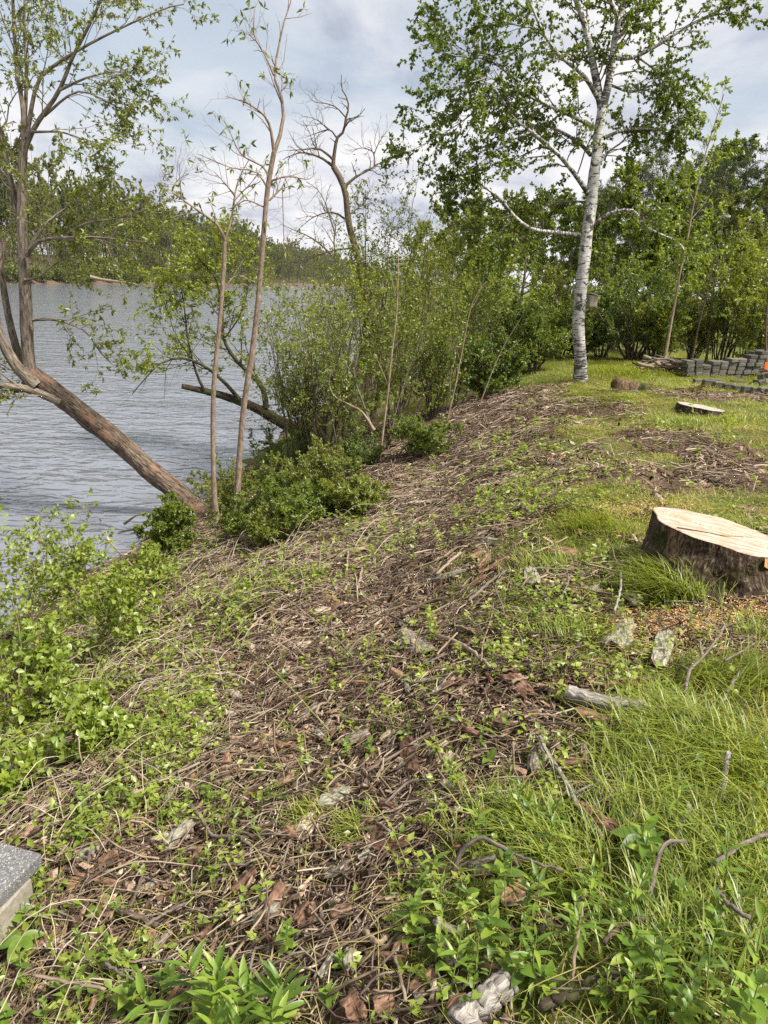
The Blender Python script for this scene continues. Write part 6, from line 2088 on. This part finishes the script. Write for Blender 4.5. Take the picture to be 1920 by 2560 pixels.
def cover():
    """small weeds: short stalks with little leaves"""
    rng = np.random.default_rng(61)
    def dens(x, y):
        d = x - crest(y)
        left = 1.3 * np.clip((-d - 0.9) / 1.3, 0, 1) * np.clip((9 - y) / 3, 0, 1)
        patch = fbm(x * 1.8 + 7, y * 1.8, 101)
        edge = np.exp(-((d + 0.1) / 0.5) ** 2) * 0.5
        return np.clip((patch - 0.46) * 5, 0.04, 1) * np.clip(0.07 + 0.75 * left + edge, 0, 1) * (zf(x, y) > WATER_Z + 0.1)
    m = MB()
    S = scatter(5200, (-5.5, 5), (0.5, 11), dens, rng, 0.6)
    n = len(S)
    k = 9
    h = rng.uniform(0.03, 0.16, n)
    ln = rng.normal(size=(n, 2)) * 0.25
    u = rng.uniform(0.2, 1.0, (n, k))
    P = S[:, None] + np.stack([ln[:, :1] * u * h[:, None] * 2, ln[:, 1:] * u * h[:, None] * 2, u * h[:, None]], -1)
    P = P.reshape(-1, 3)
    a = rng.uniform(0, 6.28, n * k)
    D = np.stack([np.cos(a), np.sin(a), rng.normal(size=n * k) * 0.35 + 0.15], 1)
    N = norm(rng.normal(size=(n * k, 3)) * 0.4 + [0, 0, 1])
    dist = np.linalg.norm(P - EYEV, axis=1)
    L = rng.uniform(0.012, 0.038, n * k) * (0.75 + 0.09 * np.minimum(dist, 9))
    kind = np.repeat(rng.random(n), k)
    m.leaves(P, D, N, L, L * np.where(kind < 0.4, 0.3, 0.65), np.clip(kind * 0.8 + 0.25 * rng.random(n * k), 0, 1), 0.12, 0.1)
    tag(m.build('ground_cover', LF['lime']), kind='stuff')
    top = S + np.column_stack([ln * h[:, None] * 2, h])
    st = MB().tubes(np.stack([S, (S + top) / 2 + rng.normal(size=(n, 3)) * 0.004, top], 1), np.full((n, 3), 0.0012), 3, 0.9)
    tag(st.build('weed_stalks', BARK['lime_c']), kind='stuff')
    # pale vine canes arching over the slope near the water
    def d2(x, y):
        d = x - crest(y)
        return np.clip((-d - 1.2) / 1.5, 0, 1) * np.clip((9.5 - y) / 3, 0, 1) * (zf(x, y) > WATER_Z + 0.1)
    S = scatter(900, (-5.5, 3), (1.2, 10), d2, rng, 0.4)
    n = len(S)
    a = rng.normal(size=n) * 1.3 + 0.3
    L = rng.uniform(0.15, 0.7, n)
    hh = rng.uniform(0.04, 0.22, n)
    K = 7
    uu = np.linspace(0, 1, K)
    P = S[:, None] + np.stack([np.cos(a)[:, None] * L[:, None] * uu, np.sin(a)[:, None] * L[:, None] * uu, 0 * uu[None] + np.zeros((n, 1))], -1)
    P[..., 2] = zf(P[..., 0], P[..., 1]) + 0.01 + hh[:, None] * np.sin(uu * np.pi * 0.8)[None]
    P += np.cumsum(rng.normal(size=P.shape) * 0.006, 1)
    m = MB().tubes(P, rng.uniform(0.0015, 0.0042, (n, 1)) * np.linspace(1, 0.5, K)[None], 4, rng.uniform(0.72, 1.0, n))
    tag(m.build('vine_canes', LITTER), kind='stuff')
    mb = MB()
    leaves_on(mb, P[: n // 2], 7, 0.042, 0.027, rng=rng, tint=(0.1, 1), upn=1.5)
    tag(mb.build('vine_foliage', LF['lime']), kind='stuff')


cover()

# ------------------------------------------------------------------ lime vine bush and weeds by the near water edge
def leaf_mesh(name, L, Wd, curl, fold, kind, mat):
    """one leaf lying along +X, facing +Z"""
    n = 6
    u = np.linspace(0, 1, n)
    if kind == 'lance':
        w = np.sin(np.pi * np.clip(u, 0, 1) ** 0.85) ** 0.9
    elif kind == 'heart':
        w = np.array([0.35, 1.0, 0.95, 0.7, 0.36, 0.0])
    else:
        w = np.sin(np.pi * u ** 0.75) ** 0.8
    w[-1] = 0; w[0] = max(w[0], 0.10)
    x = L * u
    z = -curl * L * u ** 2
    V = []
    for i in range(n):
        ww = w[i] * Wd / 2
        V += [(x[i], -ww, z[i] + fold * ww), (x[i], 0, z[i]), (x[i], ww, z[i] + fold * ww)]
    F = []
    for i in range(n - 1):
        a = i * 3
        F += [(a, a + 3, a + 4, a + 1), (a + 1, a + 4, a + 5, a + 2)]
    return MB().add(np.array(V), [np.array(F)]).mesh(name, mat)


LM = {
    'lance': [leaf_mesh('lance_leaf', 1.0, 0.22, c, 0.35, 'lance', PLANT) for c in (0.05, 0.2, 0.4)],
    'oval': [leaf_mesh('oval_leaf', 1.0, 0.48, c, 0.3, 'oval', PLANT) for c in (0.08, 0.25, 0.4)],
    'heart': [leaf_mesh('heart_leaf', 1.0, 0.72, c, 0.2, 'heart', PLANT) for c in (0.1, 0.25, 0.4)],
    'vine': [leaf_mesh('vine_leaf', 1.0, 0.60, c, 0.25, 'oval', VINE) for c in (0.1, 0.25, 0.4)],
    'narrow': [leaf_mesh('narrow_leaf', 1.0, 0.13, c, 0.3, 'lance', PLANT) for c in (0.05, 0.25, 0.5)],
}


def put_leaf(root, base, p, d, up, size, kind, rng, name='leaf'):
    d = norm(d); s = norm(np.cross(up, d)); n = np.cross(d, s)
    o = bpy.data.objects.new(name, LM[kind][int(rng.integers(0, 3))])
    COL.objects.link(o)
    o.parent = root
    q = p - base
    o.matrix_local = Matrix([[d[0] * size, s[0] * size, n[0] * size, q[0]], [d[1] * size, s[1] * size, n[1] * size, q[1]], [d[2] * size, s[2] * size, n[2] * size, q[2]], [0, 0, 0, 1]])
    return o


def vine_bush(px, py, ytop, wpx, label, seed, nl=130):
    rng = np.random.default_rng(seed)
    k = dict(stems=12, lv1=5, lv2=3, per=2, L=0.045, Wd=0.028, r=0.006, up=-0.04, bark='tan', lo=0.1, tint=(0.15, 1))
    r = shrub_px('vine_bush', label, 'bush', px, py, ytop, wpx, 'lime', seed=seed, group='lime-leaved vine bushes by the near water edge', **k)
    base = np.array(r['_base'])
    b = hit(px, py)
    h = at(px, ytop, b[1])[2] - b[2]
    s = wpx / 2 * b[1] / FOC
    for i in range(nl):
        v = norm(rng.normal(size=3)); v[2] = abs(v[2])
        q = b + v * np.array([s, s, h]) * rng.uniform(0.55, 1.0)
        a = rng.uniform(0, 6.28)
        put_leaf(r, base, q, np.array([math.cos(a), math.sin(a), rng.normal() * 0.4 - 0.2]), norm(np.array([0, 0, 1.0]) + rng.normal(size=3) * 0.45), rng.uniform(0.045, 0.075), 'vine', rng)
    return r


vine_bush(60, 1640, 1255, 300, 'lime green vine bush at the very edge, tallest against the water', 1, 230)
vine_bush(210, 1560, 1270, 260, 'lime green vine bush between the tallest one and the root tangle', 2, 190)
vine_bush(40, 1830, 1500, 300, 'dense vine clump lower on the bank under the tallest lime bush', 3, 170)
vine_bush(300, 1640, 1400, 230, 'sparse vine clump over the fallen branches by the lime bush', 4, 130)
vine_bush(370, 1500, 1350, 160, 'small yellowish vine clump next to the glossy bush', 5, 60)
vine_bush(50, 2000, 1850, 260, 'low vine patch on the near slope up from the concrete slab', 7, 70)
vine_bush(230, 1880, 1740, 260, 'low vine patch between the slab and the tan weathered slab', 8, 70)
vine_bush(130, 1760, 1560, 260, 'vine clump with pale canes sprawling down the middle of the bank', 6, 130)

# ------------------------------------------------------------------ foreground plants, each with its own leaves
def plant(base, h, kind, label, rng, n=12, L=0.08, lean=None, name='leafy_plant', tone=None, whorl=2):
    base = np.asarray(base, float)
    root = thing(name, base, label, 'plant', 'leafy plants on the near bank')
    lean = rng.normal(size=2) * 0.14 if lean is None else lean
    top = base + np.array([lean[0] * h, lean[1] * h, h])
    P = smooth([base - [0, 0, 0.02], base + (top - base) * 0.5 + np.r_[rng.normal(size=2) * 0.02 * h, 0], top], 7)
    MB().tubes(P, taper(0.0035, 0.0015, 7) * (0.6 + h), 5).build('stem', BARK['lime_c'], root)
    nn = max(n // whorl, 2)
    az = rng.uniform(0, 6.28)
    for k in range(nn):
        u = 0.22 + 0.78 * (k + 0.5) / nn
        p = P[0] + 0
        f = u * 6; i = min(int(f), 5)
        p = P[i] + (P[i + 1] - P[i]) * (f - i)
        el = np.interp(u, [0.2, 0.7, 1.0], [-0.1, 0.45, 1.25]) + rng.normal() * 0.12
        sz = L * np.interp(u, [0.2, 0.55, 0.85, 1.0], [0.75, 1.1, 0.95, 0.55]) * rng.uniform(0.85, 1.15)
        for w in range(whorl):
            a = az + w * 2 * math.pi / whorl + rng.normal() * 0.2
            d = np.array([math.cos(a) * math.cos(el), math.sin(a) * math.cos(el), math.sin(el)])
            put_leaf(root, base, p, d, np.array([0, 0, 1.0]) + 0.15 * rng.normal(size=3), sz, kind, rng)
        az += math.pi / 2 + rng.normal() * 0.2 if whorl == 2 else 2.1
    return root


PW = {'lance': 'lance-leaved green plant', 'oval': 'oval-leaved green plant', 'heart': 'heart-leaved green plant', 'narrow': 'narrow-leaved green weed'}


def plants():
    rng = np.random.default_rng(71)
    todo = []
    # bright upright plants at the near edge
    for px, py, h in [(565, 2560, 0.20), (495, 2560, 0.22), (650, 2580, 0.22), (400, 2570, 0.15), (705, 2590, 0.18), (560, 2660, 0.26), (470, 2680, 0.24), (620, 2700, 0.28), (540, 2720, 0.26), (690, 2690, 0.22), (380, 2690, 0.18), (590, 2620, 0.24)]:
        todo.append((px, py, h, 'lance', 21, 0.092, 3))
    for px, py, h in [(1110, 2330, 0.24), (1120, 2520, 0.24), (1290, 2060, 0.2), (1350, 2080, 0.2), (1700, 2130, 0.34), (1810, 2300, 0.34), (1480, 2290, 0.24), (1250, 2260, 0.2), (1180, 2130, 0.22), (1540, 2330, 0.24),
                      (1010, 2380, 0.2), (1390, 2170, 0.22), (1610, 2220, 0.26), (1340, 2300, 0.22), (1230, 2420, 0.22), (1440, 2400, 0.22), (1650, 2500, 0.2), (1750, 2450, 0.24), (1890, 2520, 0.3), (1850, 2620, 0.3), (1910, 2440, 0.26), (1780, 2600, 0.24), (1330, 2480, 0.2), (1070, 2250, 0.2), (1150, 1990, 0.16)]:
        todo.append((px, py, h * rng.uniform(0.75, 1.0), rng.choice(['lance', 'narrow', 'lance', 'oval']), 16, 0.058, 2))
    for px, py in [(150, 2530), (60, 2480), (230, 2500), (110, 2600), (200, 2620), (30, 2580), (300, 2560), (420, 2480), (330, 2440), (260, 2420), (820, 2520), (860, 2440), (720, 2400), (200, 2420), (320, 2640), (140, 2680),
                   (1540, 2450), (1600, 2330), (1420, 2350), (1700, 2320), (1500, 2540), (1370, 2500), (1590, 2560), (1690, 2560), (1300, 2360), (1180, 2440), (1120, 2440), (1820, 2200), (1880, 2150), (1760, 2380)]:
        todo.append((px, py, rng.uniform(0.07, 0.17), rng.choice(['oval', 'oval', 'heart']), 12, rng.uniform(0.034, 0.052), 2))
    for px, py in [(160, 2240), (60, 2330), (130, 2310), (20, 2290), (290, 2300), (430, 2290), (480, 2270), (640, 2280), (590, 2310), (200, 2130), (210, 2060), (460, 2200), (960, 1660), (870, 1900), (930, 1910), (1010, 1870), (1070, 1680), (1200, 1870), (1260, 1840),
                   (1140, 1800), (1320, 1900), (1180, 1560), (1000, 1640), (940, 1690), (700, 2020), (820, 1960), (640, 1950), (520, 2010), (300, 2010), (880, 2080), (1000, 2120), (560, 1800), (700, 1720), (420, 1900), (1330, 1560), (1440, 1600), (1550, 1700), (1440, 1460), (1720, 1580), (1380, 1380), (1500, 1480), (1400, 1500), (1470, 1420)]:
        todo.append((px, py, rng.uniform(0.05, 0.14), rng.choice(['oval', 'heart', 'lance']), 8, rng.uniform(0.03, 0.045), 2))
    for _ in range(60):
        px, py = rng.uniform(1050, 1915), rng.uniform(1880, 2600)
        todo.append((px, py, rng.uniform(0.06, 0.2), rng.choice(['oval', 'lance', 'narrow', 'heart']), 10, rng.uniform(0.03, 0.05), 2))
    for px, py, h, kind, n, L, wh in todo:
        b = hit(px, py)
        o = plant(b, h, str(kind), None, rng, n, L, whorl=wh)
        sz = 'tall' if h > 0.23 else 'medium' if h > 0.14 else 'small'
        if kind == 'narrow': sz = ''
        note(o, sz if sz else 'lone' if 0 else 'slender', PW[str(kind)], b)


plants()


def tree_seedlings():
    """rosettes of five leaflets: creeper beside the slab and goldenrod feathers"""
    rng = np.random.default_rng(81)
    for (px, py, s, lb) in [(30, 2330, 0.10, 'five-fingered creeper leaf in front of the whitish block'), (60, 2400, 0.09, 'five-fingered creeper leaf below the whitish block'), (1590, 2160, 0.10, 'pale five-fingered creeper leaf under the fibrous orange strip')]:
        b = hit(px, py)
        root = thing('creeper_leaf', b, lb, 'plant', 'five-fingered creeper leaves')
        top = b + [0, 0, 0.10]
        MB().tubes(np.stack([b, (b + top) / 2 + [0.01, 0, 0], top]), np.full(3, 0.002), 5).build('stem', BARK['lime_c'], root)
        for k in range(5):
            a = -1.57 + (k - 2) * 0.95
            put_leaf(root, b, top, np.array([math.cos(a), math.sin(a), 0.05]), np.array([0, -0.4, 1.0]), s * (1.1 if k == 2 else 0.9), 'oval', rng, 'leaflet')
    b = hit(1130, 2130); e = hit(1010, 2100)
    root = thing('feathery_shoot', b, 'bright yellow-green feathery shoot arching over the mossy bark chunk', 'plant')
    P = smooth([b + [0, 0, 0.05], (b + e) / 2 + [0, 0, 0.12], e + [0, 0, 0.08]], 12)
    MB().tubes(P, taper(0.003, 0.001, 12), 5).build('stem', BARK['lime_c'], root)
    mb = MB()
    leaves_on(mb, P[None], 90, 0.03, 0.006, rng=rng, tint=(0.6, 1), lo=0.35, spread=0.6)
    mb.build('fronds', LF['lime'], root)['kind'] = 'stuff'


tree_seedlings()
name_pieces()


# ------------------------------------------------------------------ air over the river
def haze():
    mb = MB()
    lo, hi = np.array([-700.0, -70.0, -6.0]), np.array([720.0, 2300.0, 70.0])
    c = (lo + hi) / 2
    V = np.array([[x, y, z] for x in (lo[0], hi[0]) for y in (lo[1], hi[1]) for z in (lo[2], hi[2])])
    F = np.array([[0, 1, 3, 2], [4, 6, 7, 5], [0, 4, 5, 1], [2, 3, 7, 6], [0, 2, 6, 4], [1, 5, 7, 3]])
    m, t = material('haze_air')
    v = t.n('ShaderNodeVolumePrincipled')
    v.inputs['Color'].default_value = (0.92, 0.95, 1.0, 1)
    v.inputs['Density'].default_value = 0.00006
    v.inputs['Anisotropy'].default_value = 0.2
    o = t.n('ShaderNodeOutputMaterial')
    t.l(v.outputs[0], o.inputs['Volume'])
    tag(mb.add(V, [F]).build('haze', m, smooth_=False), kind='stuff')


haze()
